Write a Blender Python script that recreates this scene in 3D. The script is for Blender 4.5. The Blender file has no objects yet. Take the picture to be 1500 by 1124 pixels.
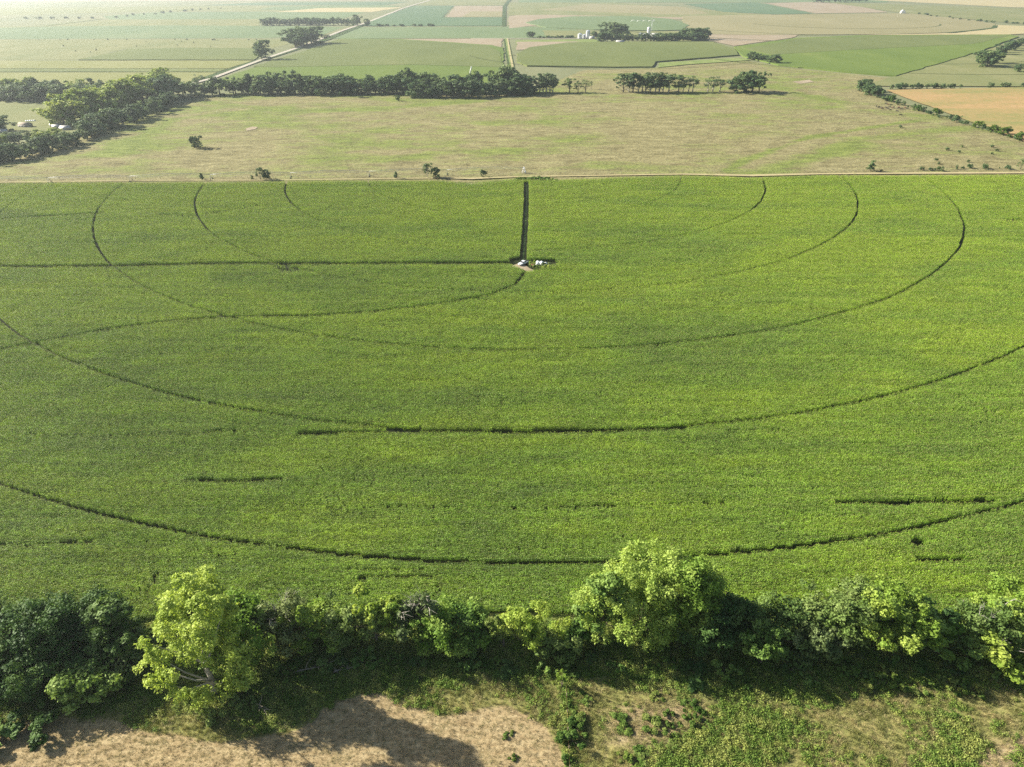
import bpy, math, random
import numpy as np
from mathutils import Matrix, Vector
from math import radians as R

scene = bpy.context.scene
col = scene.collection
rnd = random.Random(7)
RNG = np.random.default_rng(11)

# ------------------------------------------------------------ survey of the place
F, P, ROLL, H = 1020.0, 0.5315, 0.0055, 123.0       # lens, pitch, roll, flying height
SP, CP = math.sin(P), math.cos(P)
def g(px, py, h=0.0):
    """ground position (metres) of a surveyed point of the 1500 px photograph"""
    U, V = px - 750.0, py - 562.0
    u = U*math.cos(ROLL) - V*math.sin(ROLL); v = U*math.sin(ROLL) + V*math.cos(ROLL)
    d = F*SP + v*CP; w = F*CP - v*SP
    s = (H - h)/d
    return (u*s, w*s)
def gp(pts, h=0.0): return np.array([g(x, y, h) for x, y in pts])
def height_to(px, yb, yt):
    x, Y = g(px, yb); V = yt - 562.0; v = (px-750)*math.sin(ROLL)+V*math.cos(ROLL)
    d = F*SP + v*CP; w = F*CP - v*SP
    return H - Y*d/w
def mpp(px, py):       # metres per pixel across
    a = g(px, py); b = g(px+1, py); return b[0]-a[0]

# ------------------------------------------------------------ helpers
def tag(o, label=None, cat=None, group=None, kind=None):
    if label: o['label'] = label
    if cat: o['category'] = cat
    if group: o['group'] = group
    if kind: o['kind'] = kind
    return o
def mesh(name, V, faces, mats=None, midx=None, attrs=None, smooth=False):
    V = np.asarray(V, dtype=np.float32).reshape(-1, 3)
    me = bpy.data.meshes.new(name)
    me.vertices.add(len(V)); me.vertices.foreach_set('co', V.ravel())
    groups = faces if isinstance(faces, list) and len(faces) and isinstance(faces[0], np.ndarray) else [np.asarray(faces)]
    loops = []; starts = []; tot = 0
    for f in groups:
        if len(f) == 0: continue
        k = f.shape[1]; loops.append(f.astype(np.int32).ravel())
        starts.append(tot + np.arange(len(f), dtype=np.int32)*k); tot += f.size
    if loops:
        L = np.concatenate(loops); S = np.concatenate(starts)
        me.loops.add(len(L)); me.loops.foreach_set('vertex_index', L)
        me.polygons.add(len(S)); me.polygons.foreach_set('loop_start', S)
        if midx is not None: me.polygons.foreach_set('material_index', np.asarray(midx, dtype=np.int32))
        if smooth: me.polygons.foreach_set('use_smooth', np.ones(len(S), dtype=bool))
    for m in (mats or []): me.materials.append(m)
    for k, (typ, a) in (attrs or {}).items():
        at = me.attributes.new(k, typ, 'POINT')
        at.data.foreach_set('vector' if typ == 'FLOAT_VECTOR' else 'value', np.ascontiguousarray(a).ravel())
    me.update(calc_edges=True); me.validate()
    return me
def obj(name, me, parent=None, loc=(0,0,0), rz=0.0, sc=None):
    o = bpy.data.objects.new(name, me); col.objects.link(o)
    o.location = loc; o.rotation_euler = (0, 0, rz)
    if sc is not None: o.scale = sc if hasattr(sc, '__len__') else (sc, sc, sc)
    if parent: o.parent = parent
    return o
def empty(name, loc=(0,0,0), rz=0.0, sc=None): return obj(name, None, None, loc, rz, sc)
class MB:
    def __init__(s): s.v = []; s.f4 = []; s.f3 = []; s.n = 0
    def add(s, V, q=(), t=()):
        s.v.append(np.asarray(V, float)); 
        for a in q: s.f4.append([i+s.n for i in a])
        for a in t: s.f3.append([i+s.n for i in a])
        s.n += len(V)
    def box(s, c, d, rz=0.0, top=None):
        x, y, z = d[0]/2, d[1]/2, d[2]/2; tx, ty = (x, y) if top is None else (top[0]/2, top[1]/2)
        V = np.array([(-x,-y,-z),(x,-y,-z),(x,y,-z),(-x,y,-z),(-tx,-ty,z),(tx,-ty,z),(tx,ty,z),(-tx,ty,z)])
        ca, sa = math.cos(rz), math.sin(rz)
        V = np.c_[V[:,0]*ca-V[:,1]*sa, V[:,0]*sa+V[:,1]*ca, V[:,2]] + np.array(c)
        s.add(V, [(0,3,2,1),(4,5,6,7),(0,1,5,4),(1,2,6,5),(2,3,7,6),(3,0,4,7)])
    def tube(s, pts, rad, n=6, cap=True):
        pts = [np.array(p, float) for p in pts]; rings = []
        for i, p in enumerate(pts):
            a = pts[max(i-1,0)]; b = pts[min(i+1,len(pts)-1)]; d = b-a; d /= (np.linalg.norm(d)+1e-9)
            u = np.cross(d, (0,0,1.0)) if abs(d[2]) < .95 else np.cross(d, (1.0,0,0)); u /= np.linalg.norm(u); w = np.cross(d, u)
            r = rad[i] if hasattr(rad, '__len__') else rad
            rings.append([p + r*(math.cos(t)*u+math.sin(t)*w) for t in np.linspace(0, 2*math.pi, n, endpoint=False)])
        V = np.array(rings).reshape(-1, 3); q = []
        for i in range(len(pts)-1):
            for k in range(n): q.append((i*n+k, i*n+(k+1)%n, (i+1)*n+(k+1)%n, (i+1)*n+k))
        s.add(V, q)
        if cap:
            m = len(V)
            s.v[-1] = np.vstack([V, pts[0][None], pts[-1][None]]); s.n += 2
            b = s.n - len(s.v[-1])
            for k in range(n):
                s.f3.append([b+m, b+(k+1)%n, b+k]); e = (len(pts)-1)*n
                s.f3.append([b+m+1, b+e+k, b+e+(k+1)%n])
    def lathe(s, prof, c=(0,0,0), n=24):
        V = []; 
        for r, z in prof:
            for t in np.linspace(0, 2*math.pi, n, endpoint=False): V.append((c[0]+r*math.cos(t), c[1]+r*math.sin(t), c[2]+z))
        q = []
        for i in range(len(prof)-1):
            for k in range(n): q.append((i*n+k, i*n+(k+1)%n, (i+1)*n+(k+1)%n, (i+1)*n+k))
        s.add(V, q)
    def me(s, name, mat, smooth=False):
        V = np.vstack(s.v); fs = []
        if s.f4: fs.append(np.array(s.f4))
        if s.f3: fs.append(np.array(s.f3))
        return mesh(name, V, fs, [mat], smooth=smooth)
def part(name, mb, mat, parent, loc=(0,0,0), smooth=False): return obj(name, mb.me(name, mat, smooth), parent, loc)

_perm = np.random.default_rng(3).random((256, 256))
def vnoise(x, y):
    xi = np.floor(x).astype(int); yi = np.floor(y).astype(int); fx = x-xi; fy = y-yi
    fx = fx*fx*(3-2*fx); fy = fy*fy*(3-2*fy)
    a = _perm[xi%256, yi%256]; b = _perm[(xi+1)%256, yi%256]; c = _perm[xi%256, (yi+1)%256]; d = _perm[(xi+1)%256, (yi+1)%256]
    return (a*(1-fx)+b*fx)*(1-fy) + (c*(1-fx)+d*fx)*fy
def fbm(x, y, s, o=3):
    t = 0; a = .5; n = 0
    for k in range(o): t = t + a*vnoise(x/s*2**k+17*k, y/s*2**k+31*k); n += a; a *= .5
    return t/n
def inpoly(x, y, poly):
    r = np.zeros(x.shape, bool); n = len(poly); j = n-1
    for i in range(n):
        xi, yi = poly[i]; xj, yj = poly[j]
        c = ((yi > y) != (yj > y)) & (x < (xj-xi)*(y-yi)/((yj-yi) if yj != yi else 1e-9)+xi)
        r ^= c; j = i
    return r
def dline(x, y, pts):
    d = np.full(x.shape, 1e9)
    for (ax, ay), (bx, by) in zip(pts[:-1], pts[1:]):
        dx, dy = bx-ax, by-ay; L = dx*dx+dy*dy+1e-9
        t = np.clip(((x-ax)*dx+(y-ay)*dy)/L, 0, 1)
        d = np.minimum(d, np.hypot(x-ax-t*dx, y-ay-t*dy))
    return d
def sdpoly(x, y, poly):
    pl = list(map(tuple, poly)); d = dline(x, y, pl+[pl[0]])
    return np.where(inpoly(x, y, pl), d, -d)

# ------------------------------------------------------------ materials
class NT:
    def __init__(s, name):
        s.m = bpy.data.materials.new(name); s.m.use_nodes = True; s.t = s.m.node_tree; s.t.nodes.clear()
        s.out = s.n('ShaderNodeOutputMaterial')
    def n(s, typ, **kw):
        nd = s.t.nodes.new(typ)
        for k, v in kw.items():
            if k.startswith('_'): setattr(nd, k[1:], v)
        return nd
    def l(s, a, b): s.t.links.new(a, b)
    def pos(s, scale=(1,1,1), rot=0.0):
        ge = s.n('ShaderNodeNewGeometry'); mp = s.n('ShaderNodeMapping'); mp.inputs['Scale'].default_value = scale
        mp.inputs['Rotation'].default_value = (0,0,rot)
        s.l(ge.outputs['Position'], mp.inputs['Vector']); return mp.outputs['Vector']
    def noise(s, scale, vec, detail=4, rough=.6, dist=0.0):
        nd = s.n('ShaderNodeTexNoise'); nd.inputs['Scale'].default_value = scale; nd.inputs['Detail'].default_value = detail
        nd.inputs['Roughness'].default_value = rough; nd.inputs['Distortion'].default_value = dist; s.l(vec, nd.inputs['Vector']); return nd.outputs['Fac']
    def ramp(s, fac, stops):
        nd = s.n('ShaderNodeValToRGB'); e = nd.color_ramp.elements
        while len(e) < len(stops): e.new(.5)
        for i, (p, c) in enumerate(stops): e[i].position = p; e[i].color = (*c, 1) if hasattr(c, '__len__') else (c, c, c, 1)
        s.l(fac, nd.inputs['Fac']); return nd.outputs['Color']
    def mix(s, fac, a, b, mode='MIX'):
        nd = s.n('ShaderNodeMix', _data_type='RGBA', _blend_type=mode)
        for i, v in ((0, fac), (6, a), (7, b)):
            if hasattr(v, 'is_linked') or hasattr(v, 'links'): s.l(v, nd.inputs[i])
            elif i == 0: nd.inputs[0].default_value = v
            else: nd.inputs[i].default_value = (*v, 1) if hasattr(v, '__len__') else (v, v, v, 1)
        return nd.outputs[2]
    def math(s, op, a, b=None):
        nd = s.n('ShaderNodeMath', _operation=op)
        for i, v in ((0, a), (1, b)):
            if v is None: continue
            if hasattr(v, 'links'): s.l(v, nd.inputs[i])
            else: nd.inputs[i].default_value = v
        return nd.outputs[0]
    def attr(s, name, out='Fac'):
        nd = s.n('ShaderNodeAttribute'); nd.attribute_name = name; return nd.outputs[out]
    def bump(s, h, dist, strength=1.0):
        nd = s.n('ShaderNodeBump'); nd.inputs['Distance'].default_value = dist; nd.inputs['Strength'].default_value = strength
        s.l(h, nd.inputs['Height']); return nd.outputs['Normal']
    def bsdf(s, colr, rough=.9, normal=None, spec=.2, metal=0.0, sheen=None):
        b = s.n('ShaderNodeBsdfPrincipled'); b.inputs['Roughness'].default_value = rough
        b.inputs['Specular IOR Level'].default_value = spec; b.inputs['Metallic'].default_value = metal
        if hasattr(colr, 'links'): s.l(colr, b.inputs['Base Color'])
        else: b.inputs['Base Color'].default_value = (*colr, 1)
        if normal is not None: s.l(normal, b.inputs['Normal'])
        return b
    def fin(s, b): s.l(b.outputs[0], s.out.inputs['Surface']); return s.m

def leafmat(name, a, b, c=None, trans=.35, patch=6.0, rough=.6, tipc=None, spec=.12, patchc=None):
    """leaf colour: each leaf its own tint between a and b, clumps drifting to c"""
    t = NT(name); ge = t.n('ShaderNodeNewGeometry'); rpi = ge.outputs['Random Per Island']
    colr = t.mix(rpi, a, b)
    if c is not None:
        nz = t.noise(1/patch, t.pos(), 2, .5); f = t.ramp(nz, [(.46, 0.0), (.62, 1.0)])
        colr = t.mix(f, colr, c)
    oi = t.n('ShaderNodeObjectInfo')
    hs = t.n('ShaderNodeHueSaturation'); t.l(colr, hs.inputs['Color'])
    t.l(t.math('ADD', t.math('MULTIPLY', oi.outputs['Random'], .4), .8), hs.inputs['Value'])
    t.l(t.math('ADD', t.math('MULTIPLY', oi.outputs['Random'], -.03), .515), hs.inputs['Hue'])
    colr = hs.outputs['Color']
    b_ = t.bsdf(colr, rough, spec=spec)
    tr = t.n('ShaderNodeBsdfTranslucent'); t.l(t.mix(1.0, colr, (1.0, 1.0, .55), 'MULTIPLY'), tr.inputs['Color'])
    mx = t.n('ShaderNodeMixShader'); mx.inputs[0].default_value = trans
    t.l(b_.outputs[0], mx.inputs[1]); t.l(tr.outputs[0], mx.inputs[2])
    return t.fin(mx)
def plain(name, c, rough=.6, metal=0.0, var=.25, scale=1.5, spec=.3):
    t = NT(name); nz = t.noise(scale, t.pos(), 4, .6)
    cc = t.mix(t.ramp(nz, [(.35, 0.0), (.7, 1.0)]), tuple(x*(1-var) for x in c), c)
    return t.fin(t.bsdf(cc, rough, t.bump(nz, .02), spec, metal))
FK = .58
def fieldmat(name, a, b, c=None, big=60.0, small=3.0, stretch=(1, .35, 1), rows=None, bumpd=.35, rot=0.0):
    a, b, c = [tuple(x*FK for x in q) if q else q for q in (a, b, c)]
    t = NT(name); v = t.pos(stretch, rot)
    n1 = t.noise(1/big, v, 5, .62, .3); n2 = t.noise(1/small, t.pos((1, .6, 1), rot), 4, .7)
    f = t.math('ADD', t.math('MULTIPLY', n1, .7), t.math('MULTIPLY', n2, .3))
    stops = [(.36, a), (.56, b)] + ([(.68, c)] if c else [])
    cc = t.ramp(f, stops)
    if rows:
        w = t.n('ShaderNodeTexWave', _wave_type='BANDS', _bands_direction='Y' if rows[1] == 'Y' else 'X')
        w.inputs['Scale'].default_value = .5/rows[0]*.63; w.inputs['Distortion'].default_value = 1.5; w.inputs['Detail'].default_value = 2
        w.inputs['Detail Scale'].default_value = .3
        t.l(t.pos((1,1,1), rot), w.inputs['Vector']); cc = t.mix(t.math('MULTIPLY', w.outputs['Fac'], rows[2]), cc, tuple(x*.6 for x in a))
    return t.fin(t.bsdf(cc, .95, t.bump(n2, bumpd), .05))

M = {}
M['bark'] = plain('bark_grey', (.16,.13,.10), .9, var=.5, scale=3)
M['bark_pale'] = plain('bark_pale', (.42,.39,.34), .9, var=.4, scale=3)
M['white_paint'] = plain('white_paint', (.66,.66,.64), .45, var=.12)
M['galv'] = plain('galvanised_steel', (.62,.64,.66), .42, .6, var=.2)
M['galv_dull'] = plain('weathered_galvanised_steel', (.38,.40,.42), .55, .5, var=.3)
M['roof_pale'] = plain('pale_metal_roofing', (.42,.41,.39), .45, .1, var=.2)
M['siding'] = plain('cream_siding', (.60,.54,.46), .7, var=.2)
M['siding_grey'] = plain('grey_siding', (.32,.31,.29), .7, var=.3)
M['rubber'] = plain('tyre_rubber', (.02,.02,.02), .8, var=.3)
M['glass'] = NT('dark_glass'); M['glass'] = M['glass'].fin(M['glass'].bsdf((.015,.02,.025), .08, spec=.6))
M['carpaint'] = NT('silver_white_paint'); M['carpaint'] = M['carpaint'].fin(M['carpaint'].bsdf((.74,.75,.77), .25, spec=.5, metal=.1))
M['black_plastic'] = plain('black_trim', (.03,.03,.03), .6)
M['lamp'] = plain('lamp_lens', (.8,.8,.78), .15)
M['wood'] = plain('weathered_wood', (.30,.25,.19), .9, var=.4, scale=4)
M['rust'] = plain('rusty_steel', (.22,.10,.06), .8, .2, var=.4)
M['hide'] = plain('black_cow_hide', (.025,.02,.018), .8)
M['hide_red'] = plain('brown_cow_hide', (.10,.045,.025), .8)
M['tarp'] = plain('white_poly', (.82,.84,.82), .4, var=.08)

# ------------------------------------------------------------ camera, sun, sky, air
cam = bpy.data.cameras.new('camera'); co = bpy.data.objects.new('camera', cam); col.objects.link(co)
cam.sensor_fit = 'HORIZONTAL'; cam.sensor_width = 36; cam.lens = 36*F/1500; cam.clip_start = .5; cam.clip_end = 40000
co.matrix_world = Matrix.Translation((0,0,H)) @ Matrix.Rotation(math.pi/2-P, 4, 'X') @ Matrix.Rotation(-ROLL, 4, 'Z')
scene.camera = co
EL, AZ = R(28.5), R(19)
to_sun = Vector((-math.cos(AZ)*math.cos(EL), math.sin(AZ)*math.cos(EL), math.sin(EL)))
sl = bpy.data.lights.new('sun', 'SUN'); sl.energy = 5.0; sl.angle = R(.53); sl.color = (1.0, .93, .80)
so = bpy.data.objects.new('sun', sl); col.objects.link(so); so.rotation_euler = to_sun.to_track_quat('Z', 'Y').to_euler()
so.location = (-200, 80, 300)
w = bpy.data.worlds.new('World'); scene.world = w; w.use_nodes = True; nt = w.node_tree
sky = nt.nodes.new('ShaderNodeTexSky'); sky.sky_type = 'NISHITA'; sky.sun_disc = False; sky.sun_elevation = EL
sky.sun_rotation = R(-70) % (2*math.pi); sky.air_density = 1.2; sky.dust_density = 2.0
bg = nt.nodes['Background']; nt.links.new(sky.outputs[0], bg.inputs['Color']); bg.inputs['Strength'].default_value = .055
scene.view_settings.view_transform = 'Standard'; scene.view_settings.look = 'None'; scene.view_settings.exposure = 1.58
scene.view_settings.gamma = 1; scene.render.engine = 'CYCLES'
c = scene.cycles; c.max_bounces = 5; c.diffuse_bounces = 3; c.glossy_bounces = 2; c.transmission_bounces = 4; c.transparent_max_bounces = 8; c.volume_bounces = 0
c.use_denoising = False; c.use_adaptive_sampling = True; c.adaptive_threshold = .01; c.sample_clamp_indirect = 1.5

t = NT('haze_air'); pv = t.n('ShaderNodeVolumePrincipled'); pv.inputs['Color'].default_value = (.84,.94,1.0,1)
pv.inputs['Density'].default_value = .00007; pv.inputs['Anisotropy'].default_value = .5
t.l(pv.outputs[0], t.out.inputs['Volume'])
mb = MB(); mb.box((0, 4000, 70), (26000, 26000, 142)); hz = obj('haze', mb.me('haze', t.m)); tag(hz, kind='stuff', label='thin pale summer haze over the fields', cat='haze')

# ------------------------------------------------------------ ground sheets
FM = dict(
 base=fieldmat('far_farmland', (.20,.23,.12), (.27,.28,.15), (.33,.31,.19), 220, 12),
 olive=fieldmat('olive_crop', (.165,.205,.07), (.205,.245,.085), (.26,.28,.11), 120, 6, rows=(5,'Y',.3)),
 green=fieldmat('green_crop', (.15,.22,.05), (.19,.26,.06), (.26,.31,.09), 90, 5, rows=(6,'Y',.25)),
 mint=fieldmat('young_green_crop', (.16,.23,.11), (.20,.27,.13), (.24,.29,.15), 200, 9),
 teal=fieldmat('bluish_crop', (.12,.20,.11), (.145,.225,.12), (.18,.24,.13), 200, 9),
 tan=fieldmat('ripe_crop', (.31,.29,.15), (.36,.33,.18), (.40,.36,.21), 160, 8, rows=(9,'Y',.2)),
 pink=fieldmat('bare_tilled_soil', (.36,.295,.20), (.41,.34,.24), (.46,.39,.28), 60, 6),
 orange=fieldmat('stubble_field', (.27,.29,.10), (.50,.34,.16), (.60,.43,.24), 90, 6, (.35,1.3,1)),
 past=fieldmat('grey_green_pasture', (.21,.24,.095), (.27,.28,.125), (.34,.33,.165), 70, 5),
 yell=fieldmat('yellow_green_crop', (.25,.27,.09), (.31,.32,.12), (.34,.34,.16), 100, 6, rows=(6,'Y',.3)),
 verge=fieldmat('bright_verge', (.20,.27,.08), (.27,.33,.11), (.36,.38,.16), 20, 3),
 dry=fieldmat('dry_grass_strip', (.46,.40,.22), (.56,.48,.27), (.38,.36,.16), 25, 2.5, bumpd=.2),
 dirt=fieldmat('pale_dirt', (.36,.29,.20), (.46,.38,.27), (.52,.45,.34), 12, 1.5, bumpd=.08),
 gravel=fieldmat('gravel_road', (.52,.47,.39), (.60,.55,.46), (.66,.61,.52), 30, 2, bumpd=.05),
 soil=fieldmat('field_soil', (.022,.03,.012), (.035,.045,.018), (.055,.06,.028), 12, .8, bumpd=.1),
 ditch=fieldmat('weedy_ditch', (.05,.09,.03), (.08,.13,.04), (.13,.17,.06), 12, 2, bumpd=.8),
)
zc = [0.03]
def grid(x0, x1, y0, y1, step):
    xs = np.arange(x0, x1+step, step); ys = np.arange(y0, y1+step, step)
    X, Y = np.meshgrid(xs, ys); n, m = len(xs), len(ys)
    i = np.arange((m-1)*(n-1)); r = i//(n-1); q = i % (n-1); a = r*n+q
    return X.ravel(), Y.ravel(), np.c_[a, a+1, a+n+1, a+n]
def sheet(name, pts, m, slab=0.0, world=False, z=None):
    """flat or slab-thick field polygon"""
    W = np.array(pts) if world else gp(pts)
    if not world:            # ragged margins
        out = []
        for i in range(len(W)):
            a_, b_ = W[i], W[(i+1) % len(W)]; k_ = int(np.clip(np.hypot(*(b_-a_))/(6+a_[1]*.012), 1, 40)); tt = np.arange(k_)[:,None]/k_; sg = a_+(b_-a_)*tt
            am = .0016*max(a_[1], 200); j_ = np.c_[vnoise(sg[:,0]*.05+3, sg[:,1]*.05), vnoise(sg[:,0]*.05, sg[:,1]*.05+9)]-.5; j_[0] = 0; out.append(sg+j_*2.6*am)
        W = np.vstack(out)
    if z is None: zc[0] += .02; z = zc[0]
    import bmesh
    bm = bmesh.new(); top = z + slab
    vs = [bm.verts.new((x, y, top)) for x, y in W]; f = bm.faces.new(vs); f.normal_update()
    if f.normal.z < 0: f.normal_flip()
    if slab:
        lo = [bm.verts.new((x, y, 0)) for x, y in W]; n = len(vs)
        for i in range(n): bm.faces.new((vs[i], vs[(i+1) % n], lo[(i+1) % n], lo[i]))
        bmesh.ops.recalc_face_normals(bm, faces=bm.faces)
    me = bpy.data.meshes.new(name); bm.to_mesh(me); bm.free(); me.materials.append(FM[m] if isinstance(m, str) else m)
    return tag(obj(name, me), kind='structure')
def strip(name, pts, width, m, z=None, world=False):
    W = np.array(pts, float) if world else gp(pts)
    if z is None: zc[0] += .02; z = zc[0]
    d = np.gradient(W, axis=0); d /= np.linalg.norm(d, axis=1)[:, None]; nrm = np.c_[-d[:,1], d[:,0]]
    wd = np.asarray(width)/2*np.ones(len(W)); A = W+nrm*wd[:,None]; B = W-nrm*wd[:,None]
    V = np.vstack([np.c_[A, np.full(len(A), z)], np.c_[B, np.full(len(B), z)]]); n = len(W)
    q = np.array([(i, n+i, n+i+1, i+1) for i in range(n-1)])
    return tag(obj(name, mesh(name, V, q, [FM[m] if isinstance(m, str) else m])), kind='structure')

# one ground sheet to the horizon
V = np.array([(-12500,-2500,0),(12500,-2500,0),(12500,16000,0),(-12500,16000,0)]); tag(obj('ground', mesh('ground', V, np.array([[0,1,2,3]]), [FM['base']])), kind='structure')

# far patchwork, from the horizon forward
def fld(pts, m, slab=0.0): return sheet('field', pts, m, slab)
fld([(-900,-14),(2400,-20),(2400,-30),(-900,-28)], 'past')
fld([(-200,3),(560,1),(620,-6),(-200,-6)], 'pink')
fld([(-200,28),(240,17),(500,17),(560,8),(300,9),(-200,14)], 'past')
fld([(230,18),(540,17),(500,28),(160,29),(150,24)], 'mint')
fld([(-300,46),(60,38),(160,29),(380,28),(380,38),(-300,50)], 'past')
fld([(-300,58),(-200,46),(80,39),(240,37.5),(440,38.5),(505,40),(470,52),(390,56),(120,57),(-300,60)], 'mint')
fld([(-400,89),(-400,59),(440,57.5),(492,48),(400,71),(260,71),(180,73),(120,88)], 'past')
fld([(115,88.6),(190,73),(260,71),(396,71.5),(372,88.6)], 'olive', 1.0)
fld([(-500,90),(370,89.4),(335,101),(-500,101)], 'yell', .5)
fld([(-500,101.4),(333,101.6),(320,106),(-500,106)], 'olive', .6)
fld([(-500,106.6),(318,106.6),(240,133),(-500,124)], 'yell', .3)
fld([(236,120),(292,118),(252,134),(215,135)], 'pink')
fld([(505,18),(585,10),(560,7),(400,10),(380,14)], 'mint')
fld([(470,12),(590,11),(545,18),(400,18)], 'dry')
fld([(560,8),(600,3),(380,4),(300,8)], 'teal')
fld([(605,9),(664,9),(648,26),(738,26),(738,38.5),(530,38.5),(545,31)], 'teal', .6)
fld([(668,9),(738,9),(738,25),(652,25.4)], 'pink')
fld([(690,17),(737,17),(737,25),(676,25.2)], 'tan')
fld([(625,-2),(745,-3),(739,8),(610,8)], 'past')
fld([(530,40),(775,39.5),(845,44),(862,56),(500,57),(468,57)], 'mint')
fld([(745,24),(800,19),(1100,20),(1160,27),(860,30),(745,42)], 'pink')
fld([(745,23),(745,4),(900,4),(1120,22),(1060,27),(800,22)], 'past')
fld([(760,4),(1300,4),(1300,-3),(760,-6)], 'mint')
fld([(860,6),(1000,10),(1040,20),(1000,22),(790,15)], 'tan')
fld([(1000,6),(1110,4),(1190,20),(1140,21.5),(1060,18)], 'teal')
fld([(1120,5),(1200,3),(1260,10),(1300,18.5),(1195,20)], 'pink')
fld([(1200,3),(1500,13),(2300,28),(2300,40),(1500,36),(1310,18),(1250,9)], 'past')
fld([(1230,-2),(1700,-2),(2300,16),(2300,26),(1480,11)], 'dry')
fld([(1000,50),(1000,24),(1130,22),(1300,20),(1330,20),(1420,29),(1458,36),(1456,41),(1400,48),(1300,51),(1100,52)], 'tan', .4)
fld([(1458,37),(1560,41),(2300,48),(2300,62),(1500,51),(1250,52),(1400,49),(1457,42)], 'dry')
fld([(770,34),(790,29),(840,25),(930,24.5),(985,29),(1010,38),(1000,45),(960,46),(870,44.5),(800,41)], 'mint', 1.2)
fld([(795,45),(1000,46.5),(1000,51),(1120,52),(1090,64),(880,58),(800,53)], 'past')
fld([(1030,51),(1170,51.5),(1160,56),(1075,68),(1030,58)], 'pink')
fld([(590,57.8),(736,57.4),(736,72),(640,66)], 'pink')
fld([(500,57.5),(590,58.5),(720,67),(738,71),(736,128),(330,130),(312,120)], 'green', .5)
fld([(500,58.5),(590,59.5),(715,68),(733,78),(735,100),(600,96),(400,100),(372,99)], 'olive', .75)
fld([(690,104),(738,102),(738,128),(640,128)], 'tan')
fld([(756,60),(870,58),(880,62),(756,66)], 'verge')
fld([(757,62),(850,61.5),(790,72),(757,74)], 'pink')
fld([(757,80),(775,71),(830,64),(900,62.5),(1040,62.5),(1075,72),(1082,82),(960,92),(955,99.6),(900,100),(772,98),(757,92)], 'olive', 1.2)
fld([(1075,70),(1165,57),(1260,53),(1480,52),(1492,55),(1430,78),(1312,113),(1250,108),(1140,97),(1088,84)], 'green', .9)
fld([(1090,73),(1170,58),(1300,54),(1478,53.5),(1425,66),(1260,74),(1130,82)], 'olive', 1.05)
fld([(965,93),(1084,85.5),(1100,89),(1000,96),(962,100)], 'verge')
fld([(1300,115),(1430,79),(1492,58),(2400,75),(2400,135),(1500,128),(1262,127)], 'past')
fld([(1297,133),(1500,129),(2400,140),(2400,420),(1505,211),(1400,172)], 'orange')
fld([(-800,150),(240,148),(150,180),(110,200),(-800,260)], 'past')
# lanes and gravel roads
strip('verge', [(248,134),(372,92),(480,58),(530,38)], [16,16,16,16], 'ditch')
strip('gravel_road', [(236,140),(252,131),(310,116),(384,88),(440,69.5),(500,46),(540,32.5),(592,12),(625,2),(655,-8)], [8,8,8,8,9,9,10,11,12,13], 'gravel')
strip('verge', [(749,104),(745,80),(741,57)], [10,10,10], 'verge')
strip('ditch', [(746.5,104),(742,80),(739,58)], [3.5,3.5,3.5], 'ditch')
strip('farm_track', [(752,104),(747,80),(743.5,57)], [3,3,3], 'dry')
strip('farm_road', [(690,57),(800,57),(1000,58),(1100,60)], [7,7,7,7], 'gravel')
strip('verge', [(738,39),(738.5,24),(739,10),(746,1),(756,-8)], [11,13,16,20,24], 'ditch')
strip('farm_road', [(-400,41),(0,43),(70,38),(150,28)], [8,8,8,8], 'verge')
# dark crop edges and banks
strip('ditch', [(1458,38),(1456,41.5),(1430,45),(1385,49)], [10,12,12,8], 'ditch')
strip('ditch', [(1130,22),(1300,19.6)], [12,12], 'ditch')

def arc(cx, cy, r_, a0, a1, w_, m='olive2'):
    a = np.radians(np.linspace(a0, a1, 40)); c0 = g(cx, cy); strip('wheel_track', np.c_[c0[0]+r_*np.cos(a), c0[1]+r_*np.sin(a)], w_, m, world=True, z=1.75 if cy < 90 and 757 < cx < 1050 else 1.2)
FM['olive2'] = fieldmat('track_gap', (.08,.11,.04), (.11,.14,.05), (.14,.17,.07), 30, 3)
for r_ in (110, 220, 330, 430): arc(590, 76, r_, -150 if r_ < 300 else -30, -20 if r_ < 300 else 20, 2.2)
for r_ in (90, 180, 270): arc(900, 76, r_, -165, -25, 2.2)
for r_ in (130, 260, 390): arc(1290, 72, r_, 200, 320, 2.0)
for r_ in (250, 500, 700): arc(1230, 34, r_, 185, 340, 4.5)
strip('wheel_track', [(1000,24),(1090,35),(1190,51)], [5,5,4], 'olive2', z=.9); strip('wheel_track', [(1150,22),(1185,33)], [5,4], 'olive2', z=.9)
strip('wheel_track', [(1100,83),(1200,77.5),(1300,74),(1420,65)], [4,4,4,3], 'olive2', z=1.6)

# ------------------------------------------------------------ the big pasture beyond the corn
pasture = gp([(-120,268.5),(60,225),(150,190),(290,148),(330,139),(560,141),(780,138),(860,104),(960,101),(1090,90),(1140,99),(1305,116),(1262,128),(1300,147),(1400,180),(1500,213),(1700,275),(1700,268)])
def smooth(d, w): return np.clip(.5 + d/w/2, 0, 1)
X, Y, Q = grid(-460, 760, 480, 1560, 4.0)
d = sdpoly(X, Y, [tuple(p) for p in pasture])
keepv = d > -10
keepq = keepv[Q].all(axis=1); used = np.unique(Q[keepq]); mp_ = -np.ones(len(X), int); mp_[used] = np.arange(len(used))
Qk = mp_[Q[keepq]]; X, Y = X[used], Y[used]
sw = [gp(p) for p in ([(1065,252),(1090,237),(1130,222),(1185,203),(1260,190),(1340,178)], [(1090,262),(1180,236),(1260,205),(1400,190)], [(560,240),(640,225),(760,222)],
      [(300,150),(420,165),(560,160),(700,150)], [(150,230),(260,175),(420,160)], [(880,110),(1000,112),(1130,128),(1220,150)])]
wet = np.zeros(len(X))
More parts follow.
